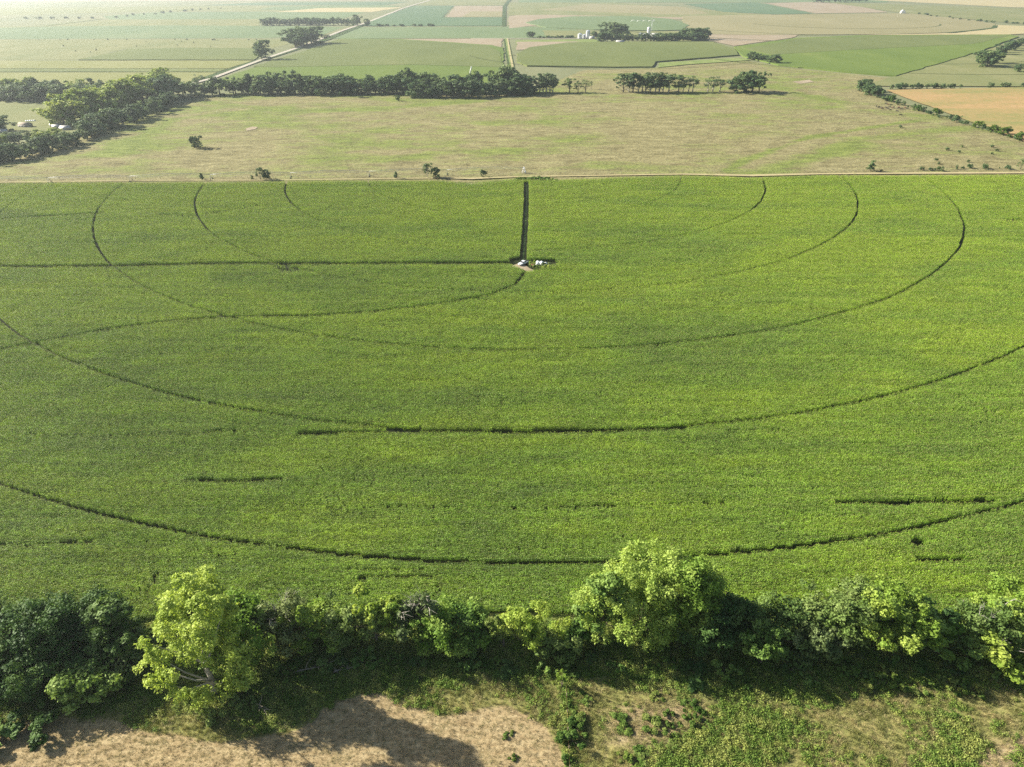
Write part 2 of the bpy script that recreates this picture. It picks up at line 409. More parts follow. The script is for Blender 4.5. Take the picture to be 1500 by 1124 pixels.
for k, l in enumerate(sw):
    wet = np.maximum(wet, (1-np.clip(dline(X, Y, [tuple(p) for p in l])/((5 if k == 0 else 10)+(5 if k == 0 else 14)*fbm(X, Y, 30)), 0, 1))*(.85 if k < 1 else .6))
wet += .9*(fbm(X+50, Y*1.5, 90, 4)-.42) + .5*(X < -40)*np.clip((Y-520)/200, 0, 1)*(fbm(X, Y, 60)-.3)
t = NT('rough_pasture'); n1 = t.noise(1/9, t.pos((.5,1.1,1)), 5, .65, .5); n2 = t.noise(.55, t.pos((.7,1,1)), 4, .7); n3 = t.noise(1/45, t.pos((.5,1,1)), 4, .6, .4)
f = t.math('ADD', t.math('MULTIPLY', n1, .55), t.math('MULTIPLY', n2, .45))
dryc = t.ramp(f, [(.34, (.085,.075,.035)), (.45, (.155,.14,.068)), (.56, (.22,.20,.10)), (.70, (.31,.28,.16))])
grnc = t.ramp(f, [(.34, (.07,.09,.025)), (.5, (.13,.16,.042)), (.66, (.21,.235,.07))])
fw = t.math('ADD', t.math('MULTIPLY', t.attr('wet'), .95), t.math('MULTIPLY', t.math('SUBTRACT', n3, .5), 2.2))
cc = t.mix(t.ramp(t.math('ADD', fw, t.math('MULTIPLY', t.math('SUBTRACT', n1, .5), 1.6)), [(-.0, 0.0), (.55, 1.0)]), dryc, grnc)
hh = t.math('ADD', n2, t.math('MULTIPLY', n1, 1.5))
M['pasture'] = t.fin(t.bsdf(cc, .95, t.bump(hh, .9, .9), .05))
zz = .35 + 1.1*fbm(X, Y, 110, 3)*np.clip(sdpoly(X, Y, [tuple(p) for p in pasture])/60, 0, 1)
zz[d[used] < -1] = .1
tag(obj('pasture_ground', mesh('pasture_ground', np.c_[X, Y, zz], Qk, [M['pasture']], attrs={'wet': ('FLOAT', wet.astype(np.float32))}, smooth=True)), kind='structure')
PZ = lambda x, y: float(.35 + 1.1*fbm(np.array([x]), np.array([y]), 110, 3)[0]*np.clip(sdpoly(np.array([x]), np.array([y]), [tuple(p) for p in pasture])[0]/60, 0, 1))
# pale bare spots
for pts in ([(360,190),(370,187),(378,188),(374,191),(362,193)], [(1160,121),(1185,118),(1192,121),(1172,124)]):
    W = gp(pts); cx, cy = W.mean(0); 
    sheet('bare_soil_patch', pts, 'dirt', z=PZ(cx, cy)+.25)
strip('dry_grass_strip', [(-60,270),(200,266.5),(400,266),(650,263),(690,264),(760,261),(1000,257.5),(1100,259.5),(1200,257),(1350,256),(1560,255)], [1,1,1,1.2,4,1.5,3,5,3.5,4.5,5], 'dry', z=1.15)

# ------------------------------------------------------------ corn field
PIV = (9.4, 505.0); SPAN = 54.7
corn_poly = [tuple(p) for p in gp([(-140,273),(0,272.5),(200,271),(650,268),(690,272),(745,267),(820,267),(1000,261),(1100,264),(1180,261),(1300,261),(1500,260),(1640,260)])] + \
            [tuple(p) for p in gp([(1800,905),(1500,903),(1400,905),(1200,902),(1000,905),(880,903),(700,900),(500,905),(250,908),(180,915),(0,905),(-300,905)])]
lanes = [  # (points, half width, probability of a plant being missing)
 ([(-80,395),(0,394),(110,394),(200,393),(300,390),(500,389.5),(640,389),(750,389)], 2.1, 1.0),
 ([(-60,327),(0,324),(90,319),(150,315)], 1.5, 1.0),
 ([(-90,528),(0,518),(60,506),(165,485),(260,474),(345,468),(450,467),(560,460),(650,449),(720,436),(755,421),(768,404)], 1.05, .95),
 ([(438,641),(520,639),(620,637),(760,637.5),(870,636),(1000,633)], 1.0, 1.0),
 ([(275,709),(340,709.5),(412,708)], .8, .95),
 ([(1225,742),(1330,742),(1400,741),(1450,740)], .95, 1.0),
 ([(0,804),(70,803),(135,801)], .7, .8), ([(500,839),(560,840),(625,840)], .6, .5), ([(1340,828),(1410,827)], .6, .9),
 ([(300,640),(345,636)], .6, .7), ([(1060,638),(1180,634)], .5, .6), ([(480,750),(640,748),(800,751)], .5, .35), ([(820,748),(1060,743)], .5, .5),
 ([(0,358),(170,360),(330,361)], .9, .5), ([(330,361),(700,352)], .8, .25), ([(100,470),(180,455)], 1.0, .25), ([(1000,560),(1200,548)], .7, .3),
 ([(1080,338),(1400,340)], .8, .3), ([(860,448),(1180,440)], .7, .3), ([(240,318),(290,320),(380,304)], 2.4, .55), ([(0,640),(120,645),(260,641)], .5, .4),
 ([(520,852),(640,850)], .5, .7),  ([(230,845),(214,870)], 1.6, .3), ([(640,870),(655,900)], 1.3, .5),
]
lanes_w = [([tuple(p) for p in gp(pp)], hw, pr) for pp, hw, pr in lanes]
acc = [tuple(p) for p in gp([(771,270),(771,300),(769,340),(767,372),(766,384)])]
clear = [tuple(p) for p in gp([(744,382),(760,379),(774,383),(812,383),(818,389),(805,395),(786,399),(770,402),(760,396),(750,393)])]
blobs = [((425,399), 3.6, .85), ((1342,801), 1.2, .95), ((1485,326), 4.0, .7), ((1180,415), 4, .3), ((735,592), 1.5, .5), ((410,396), 2.4, .7), ((300,308), 2.5, .4), ((905,470), 5, .15)]
def corn_gap(x, y):
    """probability that a plant is missing at x, y"""
    p = np.zeros(x.shape)
    r = np.hypot(x-PIV[0], y-PIV[1]); th = np.arctan2(y-PIV[1], x-PIV[0])
    wob = (fbm(th*14, r*0+3, 1.0, 2)-.5)*1.0
    for k in range(1, 9):
        hw = .68 * (.9+.25*vnoise(th*25+k*7, r*0))
        broken = vnoise(th*60+k*13, r*0+5) 
        m = np.abs(r+wob-k*SPAN) < hw
        pr = np.where(broken > .12, 1.0, .6)
        if k <= 2: pr = pr*.8
        if k <= 4: pr = pr*np.clip(.55 + np.abs(np.cos(th))**1.5, 0, 1)
        if k == 5: pr = pr*1.0
        p = np.maximum(p, m*pr)
    for pts, hw, pr in lanes_w:
        d = dline(x, y, pts); p = np.maximum(p, (d < hw*(.75+.5*vnoise(x/4, y/4)))*pr)
    d = dline(x, y, acc); p = np.maximum(p, (d < 1.75)*1.0)
    p = np.maximum(p, inpoly(x, y, clear)*1.0)
    p = np.maximum(p, (np.hypot(x-PIV[0], y-PIV[1]) < 6)*1.0)
    for (bx, by), rr, pr in blobs:
        X0 = g(bx, by); p = np.maximum(p, (np.hypot((x-X0[0])*.7, y-X0[1]) < rr*(.6+.8*vnoise(x/2, y/2)))*pr)
    # thin stand patches
    th_ = fbm(x, y*3, 14, 3); p = np.maximum(p, (th_ > .74)*.12)
    return p

def leaf_strips(base, az, length, width, rise, droop, nseg=3):
    """arching leaves as ribbons; arrays of shape (n,)"""
    n = len(length); t = np.linspace(0, 1, nseg+1)
    hx = np.cos(az); hy = np.sin(az)
    V = np.zeros((n, nseg+1, 2, 3))
    for i, tt in enumerate(t):
        s = length*tt; hor = s*np.cos(rise)*(1-.12*tt); ver = s*np.sin(rise) - droop*length*tt*tt
        wd = width*(.35+.65*math.sin(math.pi*(.15+.72*tt)))/1.0 if i < nseg else width*.08
        for k, sg in ((0, -1), (1, 1)):
            V[:, i, k, 0] = base[:,0] + hx*hor - sg*hy*wd/2
            V[:, i, k, 1] = base[:,1] + hy*hor + sg*hx*wd/2
            V[:, i, k, 2] = base[:,2] + ver
    idx = np.arange(n)[:,None]*(nseg+1)*2 + np.arange(nseg)[None,:]*2
    q = np.stack([idx, idx+1, idx+3, idx+2], -1).reshape(-1, 4)
    return V.reshape(-1, 3), q
def corn_proto(name, plants, rg, mats):
    """plants: (n,2) positions"""
    Vs = []; Qs = []; mi = []; nv = 0
    n = len(plants); ox_ = rg.random()*50; hts = rg.normal(1.0, .06, n) + .38*(vnoise(plants[:,0]*1.5+ox_+9, plants[:,1]/.76*1.7+ox_+9)-.5)
    L = 9
    for j in range(L):
        z0 = (.55 + 1.55*j/(L-1))*hts + rg.normal(0, .05, n)
        az = (rg.random(n)*1.1 - .55) + (j % 2)*math.pi + (rg.random(n) < .22)*(math.pi/2)
        ln = rg.uniform(.55, .78, n)*(1 - .35*abs(j/(L-1)-.45) - .38*max(0, j/(L-1)-.55)); wd = rg.uniform(.085, .125, n)
        base = np.c_[plants, z0]
        V, q = leaf_strips(base, az, ln, wd, rg.uniform(.75, 1.25, n), rg.uniform(.35, .95, n)); Vs.append(V); Qs.append(q+nv); nv += len(V); mi += [0]*len(q)
    # tassels
    for k in range(4):
        base = np.c_[plants, 2.1*hts]; V, q = leaf_strips(base, rg.random(n)*6.28, rg.uniform(.28, .42, n), np.full(n, .035), rg.uniform(1.05, 1.5, n), np.full(n, .12), 1)
        Vs.append(V); Qs.append(q+nv); nv += len(V); mi += [1]*len(q)
    # stalks
    a = np.c_[plants, np.zeros(n)]; V = np.stack([a+[-.02,0,0], a+[.02,0,0], np.c_[plants, 2.15*hts]], 1).reshape(-1,3)
    ti = np.arange(n)[:,None]*3+np.arange(3)
    me = mesh(name, np.vstack(Vs+[V]), [np.vstack(Qs), ti+nv], mats, mi+[0]*n)
    return bpy.data.objects.new(name, me)
# corn leaf material: drifts of yellower and darker corn over the field
def cornmat():
    t = NT('corn_leaf'); ge = t.n('ShaderNodeNewGeometry'); rpi = ge.outputs['Random Per Island']
    v = t.pos((.42,1.3,1), .12); n1 = t.noise(1/55, v, 5, .6, .6); n2 = t.noise(1/11, t.pos((.4,1.3,1), .05), 4, .65); n3 = t.noise(.45, t.pos((.45,1.2,1)), 3, .6)
    base = t.mix(rpi, (.085,.165,.015), (.195,.31,.036))
    yel = t.mix(rpi, (.125,.21,.016), (.26,.37,.034))
    drk = t.mix(rpi, (.065,.13,.018), (.145,.235,.036))
    f = t.math('ADD', t.math('MULTIPLY', n1, .62), t.math('MULTIPLY', n2, .38))
    ay = t.n('ShaderNodeSeparateXYZ'); t.l(t.pos(), ay.inputs[0])
    # leaner, yellower corn on the far upper ground
    f = t.math('ADD', f, t.math('MULTIPLY', t.math('MINIMUM', t.math('MAXIMUM', t.math('SUBTRACT', ay.outputs['Y'], 170), 0), 260), .00030))
    cc = t.mix(t.ramp(f, [(.485, 0.0), (.61, 1.0)]), base, yel)
    cc = t.mix(t.ramp(f, [(.38, 1.0), (.48, 0.0)]), cc, drk)
    hs = t.n('ShaderNodeHueSaturation'); t.l(cc, hs.inputs['Color']); 
    n3 = t.noise(.85, t.pos((.8,1.3,1)), 2, .5); n4 = t.noise(1, t.pos((.035,1.15,.02)), 2, .5)
    vv = t.math('MULTIPLY', t.ramp(n3, [(.36, .50), (.64, 1.0)]), 1.68); vv = t.math('MULTIPLY', vv, t.math('ADD', t.math('MULTIPLY', t.ramp(n4, [(.38, 0.0), (.62, 1.0)]), .36), .76))
    t.l(vv, hs.inputs['Value']); hs.inputs['Saturation'].default_value = 1.02
    b = t.bsdf(hs.outputs[0], .5, spec=.3); tr = t.n('ShaderNodeBsdfTranslucent'); t.l(t.mix(1.0, hs.outputs[0], (1.1,1.0,.5), 'MULTIPLY'), tr.inputs['Color'])
    mx = t.n('ShaderNodeMixShader'); mx.inputs[0].default_value = .35; t.l(b.outputs[0], mx.inputs[1]); t.l(tr.outputs[0], mx.inputs[2]); return t.fin(mx)
M['corn'] = cornmat(); M['tassel'] = leafmat('corn_tassel', (.34,.30,.12), (.46,.42,.20), trans=.2)

def scatter(name, protos, pts, vi, rot, scl, label, cat, kind='stuff'):
    pc = bpy.data.collections.new(name+'_kinds')
    for i, p in enumerate(protos): p.name = '%s_kind_%02d' % (name, i); pc.objects.link(p)
    ng = bpy.data.node_groups.new(name+'_scatter', 'GeometryNodeTree')
    ng.interface.new_socket('Geometry', in_out='INPUT', socket_type='NodeSocketGeometry'); ng.interface.new_socket('Geometry', in_out='OUTPUT', socket_type='NodeSocketGeometry')
    N = ng.nodes; gi = N.new('NodeGroupInput'); go = N.new('NodeGroupOutput'); ip = N.new('GeometryNodeInstanceOnPoints'); ci = N.new('GeometryNodeCollectionInfo')
    ci.inputs['Collection'].default_value = pc; ci.inputs['Separate Children'].default_value = True; ci.inputs['Reset Children'].default_value = True
    def na(n, typ):
        a = N.new('GeometryNodeInputNamedAttribute'); a.data_type = typ; a.inputs['Name'].default_value = n; return a.outputs[0]
    ln = ng.links.new; ln(gi.outputs[0], ip.inputs['Points']); ln(ci.outputs[0], ip.inputs['Instance']); ip.inputs['Pick Instance'].default_value = True
    ln(na('vi', 'INT'), ip.inputs['Instance Index']); ln(na('rt', 'FLOAT_VECTOR'), ip.inputs['Rotation']); ln(na('sc', 'FLOAT_VECTOR'), ip.inputs['Scale'])
    ln(ip.outputs[0], go.inputs[0])
    me = mesh(name, pts, np.zeros((0,3), int), protos[0].data.materials[:], attrs={'vi': ('INT', vi.astype(np.int32)), 'rt': ('FLOAT_VECTOR', rot.astype(np.float32)), 'sc': ('FLOAT_VECTOR', scl.astype(np.float32))})
    o = obj(name, me); md = o.modifiers.new('scatter', 'NODES'); md.node_group = ng
    return tag(o, label, cat, kind=kind)

ROW = .76; TW = 4*ROW      # tiles of four rows
rg = np.random.default_rng(5)
def tile_plants():
    P_ = []
    for r_ in range(4):
        xs = (np.arange(16)*.19+rg.random()*.19) % TW; xs = xs + rg.normal(0,.02,len(xs)); keep = rg.random(len(xs)) > .05
        P_.append(np.c_[xs[keep]-TW/2, np.full(keep.sum(), (r_-1.5)*ROW)+rg.normal(0,.03,keep.sum())])
    return np.vstack(P_)
SEG = TW/6
cprot = [corn_proto('corn_kind', tile_plants(), rg, [M['corn'], M['tassel']]) for i in range(14)]
for i in range(10):
    xs = np.linspace(.09, SEG-.09, 3)+rg.normal(0,.02,3); cprot.append(corn_proto('corn_kind', np.c_[xs-SEG/2, rg.normal(0,.03,len(xs))], rg, [M['corn'], M['tassel']]))
Y0 = 88.0; NX = int(900/TW)+1
ty = np.arange(Y0, 560, TW)+TW/2; pts = []; vis = []; rts = []; scs = []
tx = np.arange(-450, 450, TW)+TW/2
TX, TY = [a.ravel() for a in np.meshgrid(tx, ty)]
TX = TX + (np.sin(TY*12.9898)*43758.5453 % 1.0)*TW
hwid = TY*np.sqrt(1+ (H/TY)**2)*.76 + 28
inside = sdpoly(TX, TY, corn_poly)
sel = (np.abs(TX) < hwid) & (inside > -3); TX, TY, inside = TX[sel], TY[sel], inside[sel]
offs = [(i, j) for i in (-2.5, -1.5, -.5, .5, 1.5, 2.5) for j in (-1.5, -.5, .5, 1.5)]
SX = np.stack([TX + i*SEG for i, j in offs], 1); SY = np.stack([TY + j*ROW for i, j in offs], 1)
gapp = corn_gap(SX.ravel(), SY.ravel()).reshape(SX.shape)
full = (gapp.max(1) < .12) & (inside > 3)
def cheight(x, y): return .93 + .22*(fbm(x, y, 18, 3)-.45) + .14*(fbm(x+90, y, 70, 2)-.5) + .16*(vnoise(x/26, y/1.1)-.5)
def crow(xa, ya, n0, n1, jig):
    n = len(xa); hgt = cheight(xa, ya)*rg.normal(1, jig, n)
    flip = (rg.random(n) < .5)*math.pi
    pts.append(np.c_[xa, ya, np.full(n, .05)]); vis.append(rg.integers(n0, n1, n)); rts.append(np.c_[np.zeros(n), np.zeros(n), flip]); scs.append(np.c_[np.ones(n), np.ones(n), hgt])
crow(TX[full], TY[full], 0, 14, .04)
sx, sy, gg = SX[~full].ravel(), SY[~full].ravel(), gapp[~full].ravel()
keep = (rg.random(len(sx)) > gg) & (sdpoly(sx, sy, corn_poly) > 0)
crow(sx[keep], sy[keep], 14, 24, .04)
print('corn tiles', full.sum(), 'segments', keep.sum())
scatter('corn_crop', cprot, np.vstack(pts), np.concatenate(vis), np.vstack(rts), np.vstack(scs), 'dense green tasselled corn crop with curved wheel tracks', 'corn crop')
sheet('field_soil', corn_poly, 'soil', world=True, z=.04)
strip('farm_track', [(771,268),(771,300),(769,340),(767,372),(766,384)], [3.2]*5, 'soil', z=.06)
strip('grass_strip', [(771.2,268),(771.2,300),(769.2,340),(767,372),(766,384)], [.9]*5, 'ditch', z=.08)
sheet('dirt_clearing', [(748,390.5),(757,387),(765,386),(771,390),(776,393.5),(783,396.5),(776,399),(768,396),(760,393)], 'dirt', z=.10)
sheet('dry_grass_patch', [(686,268),(700,263),(745,263),(752,266),(735,270),(700,272)], 'dry', z=.09)

# ------------------------------------------------------------ trees
def cards(c, nrm, size, rg, asp=.6):
    n = len(c); nrm = nrm/np.linalg.norm(nrm, axis=1)[:,None]; r = rg.normal(size=(n,3)); u = np.cross(nrm, r); u /= np.linalg.norm(u, axis=1)[:,None]+1e-9; w_ = np.cross(nrm, u)
    s = size[:,None]
    V = np.stack([c-u*s, c-w_*s*asp + nrm*s*.12, c+u*s, c+w_*s*asp + nrm*s*.12], 1).reshape(-1,3)
    return V, np.arange(n*4).reshape(-1,4)
def crown(rg, h, rx, ry, base=.18, ncl=60, nleaf=9000, leaf=.35, rc=None, elong=1.0, lean=(0,0), lobes=7, inner=.25, low=-.93, taper=0.0, fit=True):
    """returns leaf mesh data and the clump centres"""
    zb = h*base; rz = (h-zb)/2; zc_ = zb+rz; R0 = (rx+ry)/2
    ld = rg.normal(size=(lobes,3)); ld /= np.linalg.norm(ld, axis=1)[:,None]; la = rg.uniform(.15,.55,lobes)
    dirs = rg.normal(size=(ncl,3)); dirs /= np.linalg.norm(dirs, axis=1)[:,None]; dirs[:,2] = np.where(dirs[:,2] < low, -dirs[:,2]*.6, dirs[:,2])
    bump = .60 + sum(a*np.clip(dirs@l, 0, 1)**4 for a, l in zip(la, ld))
    rad = np.where(rg.random(ncl) < inner, rg.uniform(.25,.6,ncl), rg.uniform(.72,1.0,ncl))*bump
    cc = dirs*np.minimum(rad,1.12)[:,None]*np.array([rx, ry, rz]); tz = (cc[:,2]+rz)/(2*rz)
    cc[:,:2] *= (1 - taper*np.clip(tz,0,1))[:,None]
    cc[:,0] += lean[0]*tz; cc[:,1] += lean[1]*tz; cc[:,2] += zc_
    if rc is None: rc = R0*.30
    cr = rc*rg.uniform(.6, 1.25, ncl); cc[:,2] = np.clip(cc[:,2], zb*.9+cr*.3, h-cr*.7)
    wt = cr**2; k = rg.choice(ncl, nleaf, p=wt/wt.sum()); d = rg.normal(size=(nleaf,3)); d /= np.linalg.norm(d, axis=1)[:,None]
    rr = rg.random(nleaf)**.45; sc_ = np.array([1, 1, .72*elong])
    # sub-sprays inside every clump
    sub = np.floor(rg.random(nleaf)*9).astype(int); sd = rg.normal(size=(ncl*9,3)); sd /= np.linalg.norm(sd, axis=1)[:,None]; sidx = k*9+sub
    off = (sd[sidx]*.72 + d*rr[:,None]*.46)*cr[k][:,None]*sc_
    c_ = cc[k] + off; nr = off/np.linalg.norm(off, axis=1)[:,None]*.7 + np.array([0,0,.55]) + rg.normal(size=(nleaf,3))*.55
    c_[:,2] = np.maximum(c_[:,2], .15)
    V, q = cards(c_, nr, leaf*rg.uniform(.6,1.25,nleaf), rg)
    if fit:
        lo, hi = np.percentile(V[:,0]-lean[0]*.5, [1.2, 98.8]); kx = 2*rx/(hi-lo); kz = h/np.percentile(V[:,2], 99.6)
        for A in (V, cc): A[:,0] *= kx; A[:,1] *= kx; A[:,2] *= kz
    return V, q, cc
def limbs(rg, h, cc, r0, base=.18, n=14, lean=(0,0), sides=6, twig=0):
    mb = MB(); top = np.array([lean[0]*.6, lean[1]*.6, h*.72]); pts_ = [np.array([0,0,-.3])]
    for t_ in (.12,.28,.45,.62): pts_.append(np.array([lean[0]*t_*.6+rg.normal(0,.02*h*t_), lean[1]*t_*.6+rg.normal(0,.02*h*t_), h*t_]))
    pts_.append(top); rr = [r0*1.35, r0, r0*.8, r0*.6, r0*.4, r0*.15]
    mb.tube(pts_, rr, sides)
    idx = rg.choice(len(cc), min(n, len(cc)), replace=False)
    for i in idx:
        e = cc[i]; k = int(np.clip(1+ (e[2]/h-.3)*5, 1, 4)); s = pts_[k]
        m_ = (s+e)/2 + np.array([0,0,-.04*h]) + rg.normal(0,.02*h,3); r = rr[k]*.5
        mb.tube([s, m_, e], [r, r*.6, r*.15], max(4, sides-1), cap=False)
    return mb
def twigs(rg, h, cc, n, ln, r=.05):
    """bare grey branches fanning out of the crown top"""
    mb = MB(); order = np.argsort(-cc[:,2])[:max(4, len(cc)//3)]
    for k in range(n):
        s = cc[order[rg.integers(len(order))]].copy(); mb.tube([np.array([0,0,h*.5]), s], [.05,.04], 3, cap=False); d = rg.normal(size=3)*.45+np.array([0,-.2,1.0]); d /= np.linalg.norm(d)
        e = s+d*ln*rg.uniform(.6,1.2); m_ = (s+e)/2+rg.normal(0,.12*ln,3)*.4; mb.tube([s, m_, e], [r, r*.7, r*.3], 3, cap=False)
        for q in range(3):
            b = s+(e-s)*rg.uniform(.3,.9); f = b+(d+rg.normal(size=3)*.6)*ln*.35; mb.tube([b, f], [r*.5, r*.25], 3, cap=False)
    return mb
LM = {
 'sunny': leafmat('yellow_green_leaves', (.20,.30,.05), (.33,.43,.09), (.37,.47,.11), .38, 5),
 'lime': leafmat('lime_leaves', (.13,.22,.03), (.24,.35,.055), (.31,.40,.08), .38, 5),
 'mid': leafmat('mid_green_leaves', (.075,.14,.028), (.15,.25,.05), (.21,.31,.075), .3, 5),
 'olive': leafmat('olive_leaves', (.095,.15,.035), (.17,.24,.06), (.21,.27,.08), .3, 6),
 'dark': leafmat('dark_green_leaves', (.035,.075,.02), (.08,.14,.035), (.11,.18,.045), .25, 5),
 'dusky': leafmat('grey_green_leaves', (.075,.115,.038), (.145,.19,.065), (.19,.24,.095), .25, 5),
 'shrub': leafmat('shrub_leaves', (.05,.10,.02), (.10,.17,.03), (.13,.20,.04), .28, 3),
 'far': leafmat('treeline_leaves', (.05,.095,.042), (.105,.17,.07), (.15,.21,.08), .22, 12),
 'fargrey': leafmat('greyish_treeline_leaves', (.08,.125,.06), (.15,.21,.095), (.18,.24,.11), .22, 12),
 'farlit': leafmat('sunlit_treeline_leaves', (.14,.21,.045), (.27,.35,.08), (.36,.41,.11), .3, 14),  # yellow sunlight on far crowns painted into a brighter leaf colour
}
def near_tree(px, yb, yt, wpx, mat, label, cat='tree', name='tree', dens=1.0, leaf=.26, base=.10, lean=(0,0), elong=1.0, tw=0, dpt=.75, ncl=None, h=None, group='trees of the creek row', seed=None, lobes=7, bark='bark', rcf=.27, inner=.25, taper=0.0, back=.6):
    x, y = g(px, yb); rx = wpx*mpp(px, (yb+yt)/2)/2*(1.02 if wpx > 120 else 1.14); ry = rx*dpt
    if group == 'trees of the creek row' and not h:
        y0 = y; y = min(g(px, yb+12)[1] + ry*.9, 106.5); x = x*math.hypot(y, H*.9)/math.hypot(y0, H*.9)
        t_ = (F*SP + (yt-562)*CP)/(F*CP - (yt-562)*SP); lo_, hi_ = 2.0, 40.0
        for _ in range(30):       # crown seen from above: its far shoulder, not its tip, makes the outline
            h = (lo_+hi_)/2; b_ = h*(1-base)/2; zc_ = h-b_
            if H - zc_ > t_*y + math.hypot(b_, t_*ry)*.93: lo_ = h
            else: hi_ = h
    h = h or max(2.0, height_to(px, yb, yt))
    rg = np.random.default_rng(seed if seed is not None else int(px*7+yb))
    vol = rx*ry+rx*h*.7; n = int(vol*62*dens*(.34/leaf)**2); ncl = ncl or int(np.clip(vol*.42, 12, 150))
    V, q, cc = crown(rg, h, rx, ry, base, ncl, n, leaf, rx*rcf if rx < h*.6 else h*.5*rcf*1.6, elong, lean, lobes, inner, taper=taper)
    e = empty(name, (x, y, 0)); tag(e, label, cat, group)
    obj('crown', mesh('crown', V, q, [LM[mat]]), e)
    obj('trunk', limbs(rg, h, cc, h*.016+.06, base, 12, lean).me('trunk', M[bark]), e)
    if tw: obj('bare_branches', twigs(rg, h, cc, tw, h*.20, .07).me('bare_branches', M['bark_pale']), e)
    return e

NT_ = near_tree
NT_(312,1046,846,108,'sunny','tall yellow-green cottonwood leaning out over the dry grass, left of the row', back=.35, lean=(1.5,2), dens=1.1, base=.08, leaf=.25, elong=1.4, ncl=95, name='cottonwood_tree', bark='bark_pale', lobes=10, rcf=.2, inner=.12)
NT_(362,985,872,95,'lime','green tree close behind the leaning yellow-green cottonwood', dens=1.0, leaf=.3)
NT_(938,960,812,148,'sunny','largest pale yellow-green cottonwood with drooping boughs in the middle of the row', dens=1.15, base=.05, leaf=.25, elong=1.7, ncl=120, name='cottonwood_tree', lobes=12, rcf=.175, inner=.12)
NT_(1006,944,822,80,'lime','tall lime-green tree touching the right side of the largest cottonwood', dens=1.1, base=.08, leaf=.25, elong=1.3, ncl=90, name='cottonwood_tree')
NT_(878,945,838,60,'mid','bluish green tree on the left flank of the largest cottonwood', leaf=.3, elong=1.2)
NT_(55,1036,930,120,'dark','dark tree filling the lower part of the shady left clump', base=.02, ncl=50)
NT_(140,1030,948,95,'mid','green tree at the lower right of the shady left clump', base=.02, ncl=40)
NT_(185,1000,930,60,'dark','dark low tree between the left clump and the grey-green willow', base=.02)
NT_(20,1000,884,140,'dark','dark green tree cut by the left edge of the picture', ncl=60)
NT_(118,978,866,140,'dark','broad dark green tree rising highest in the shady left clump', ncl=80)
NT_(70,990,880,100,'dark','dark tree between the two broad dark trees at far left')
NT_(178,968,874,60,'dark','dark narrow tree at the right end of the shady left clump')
NT_(112,1012,955,85,'mid','mid-green bushy tree in front of the dark left clump', base=.03)
NT_(28,1040,1000,110,'mid','low bluish green thicket tree at bottom left corner', ncl=34, dens=1.5, base=.0, name='bushy_tree')
NT_(205,985,925,62,'dusky','small grey-green willow in the shade beside the leaning cottonwood', name='willow_tree')
NT_(410,968,868,75,'dusky','grey-green tree with bare pale twigs at its top', tw=15)
NT_(330,1052,1022,55,'olive','low brownish bush at the foot of the leaning cottonwood', cat='bush', name='bush', base=.0)
NT_(365,1030,1000,55,'olive','olive bush beside the bleached logs', cat='bush', name='bush', base=.0)
NT_(465,955,880,84,'lime','round lime-green tree right of the twiggy grey tree')
NT_(440,960,885,45,'lime','slim lime tree squeezed behind the round lime-green one')
NT_(512,950,878,66,'olive','olive tree with a broken outline left of the twin lime trees')
NT_(552,945,874,50,'lime','first of the twin bright lime trees above the dirt shadow', seed=5)
NT_(584,945,880,46,'lime','second of the twin bright lime trees, beside the grey twiggy one', seed=6)
NT_(615,948,872,50,'dusky','pale grey tree with dead twigs beside the twin lime trees', tw=20, elong=1.2)
NT_(655,962,882,84,'lime','wide lime tree drooping towards the dark bank, middle of the row', elong=1.3)
NT_(700,952,888,70,'mid','mid-green tree between the drooping lime tree and the yellowish one')
NT_(738,950,896,40,'olive','small olive tree tucked left of the yellowish crown')
NT_(775,966,878,80,'lime','yellowish tree left of the gap before the largest cottonwood', elong=1.2)
NT_(820,965,915,55,'olive','small dusky tree just left of the largest cottonwood')
NT_(845,950,912,45,'mid','low dark-sided tree wedged under the left side of the largest cottonwood')
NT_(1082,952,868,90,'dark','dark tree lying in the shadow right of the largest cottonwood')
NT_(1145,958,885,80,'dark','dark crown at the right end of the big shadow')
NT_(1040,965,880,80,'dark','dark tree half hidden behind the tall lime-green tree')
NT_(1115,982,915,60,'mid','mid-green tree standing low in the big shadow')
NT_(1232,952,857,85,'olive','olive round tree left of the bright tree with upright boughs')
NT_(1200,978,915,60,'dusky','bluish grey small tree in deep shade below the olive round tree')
NT_(1285,958,862,80,'lime','bright green tree with separate upright boughs, right part of row', ncl=26, rcf=.30, elong=1.4)
NT_(1328,950,880,62,'mid','mid-green tree just right of the tree with upright boughs')
NT_(1368,958,918,34,'lime','small lone lime tree in the shade near the right end', elong=1.3)
NT_(1350,955,898,50,'dark','dark low tree behind the small lone lime tree')
NT_(1435,960,882,80,'olive','olive green tree near the right edge with bare stems', tw=8)
NT_(1490,950,858,90,'lime','tall yellowish lime tree cut by the right edge', seed=9)
NT_(1462,980,925,60,'lime','pale yellowish small tree right edge, below the tall lime tree', tw=7)
NT_(1560,962,880,100,'mid','mid-green tree just beyond the right edge')
NT_(-70,985,880,120,'dark','dark green tree just beyond the left edge')
NT_(1410,972,938,40,'mid','low green tree at the edge of the sunlit weeds near right end')

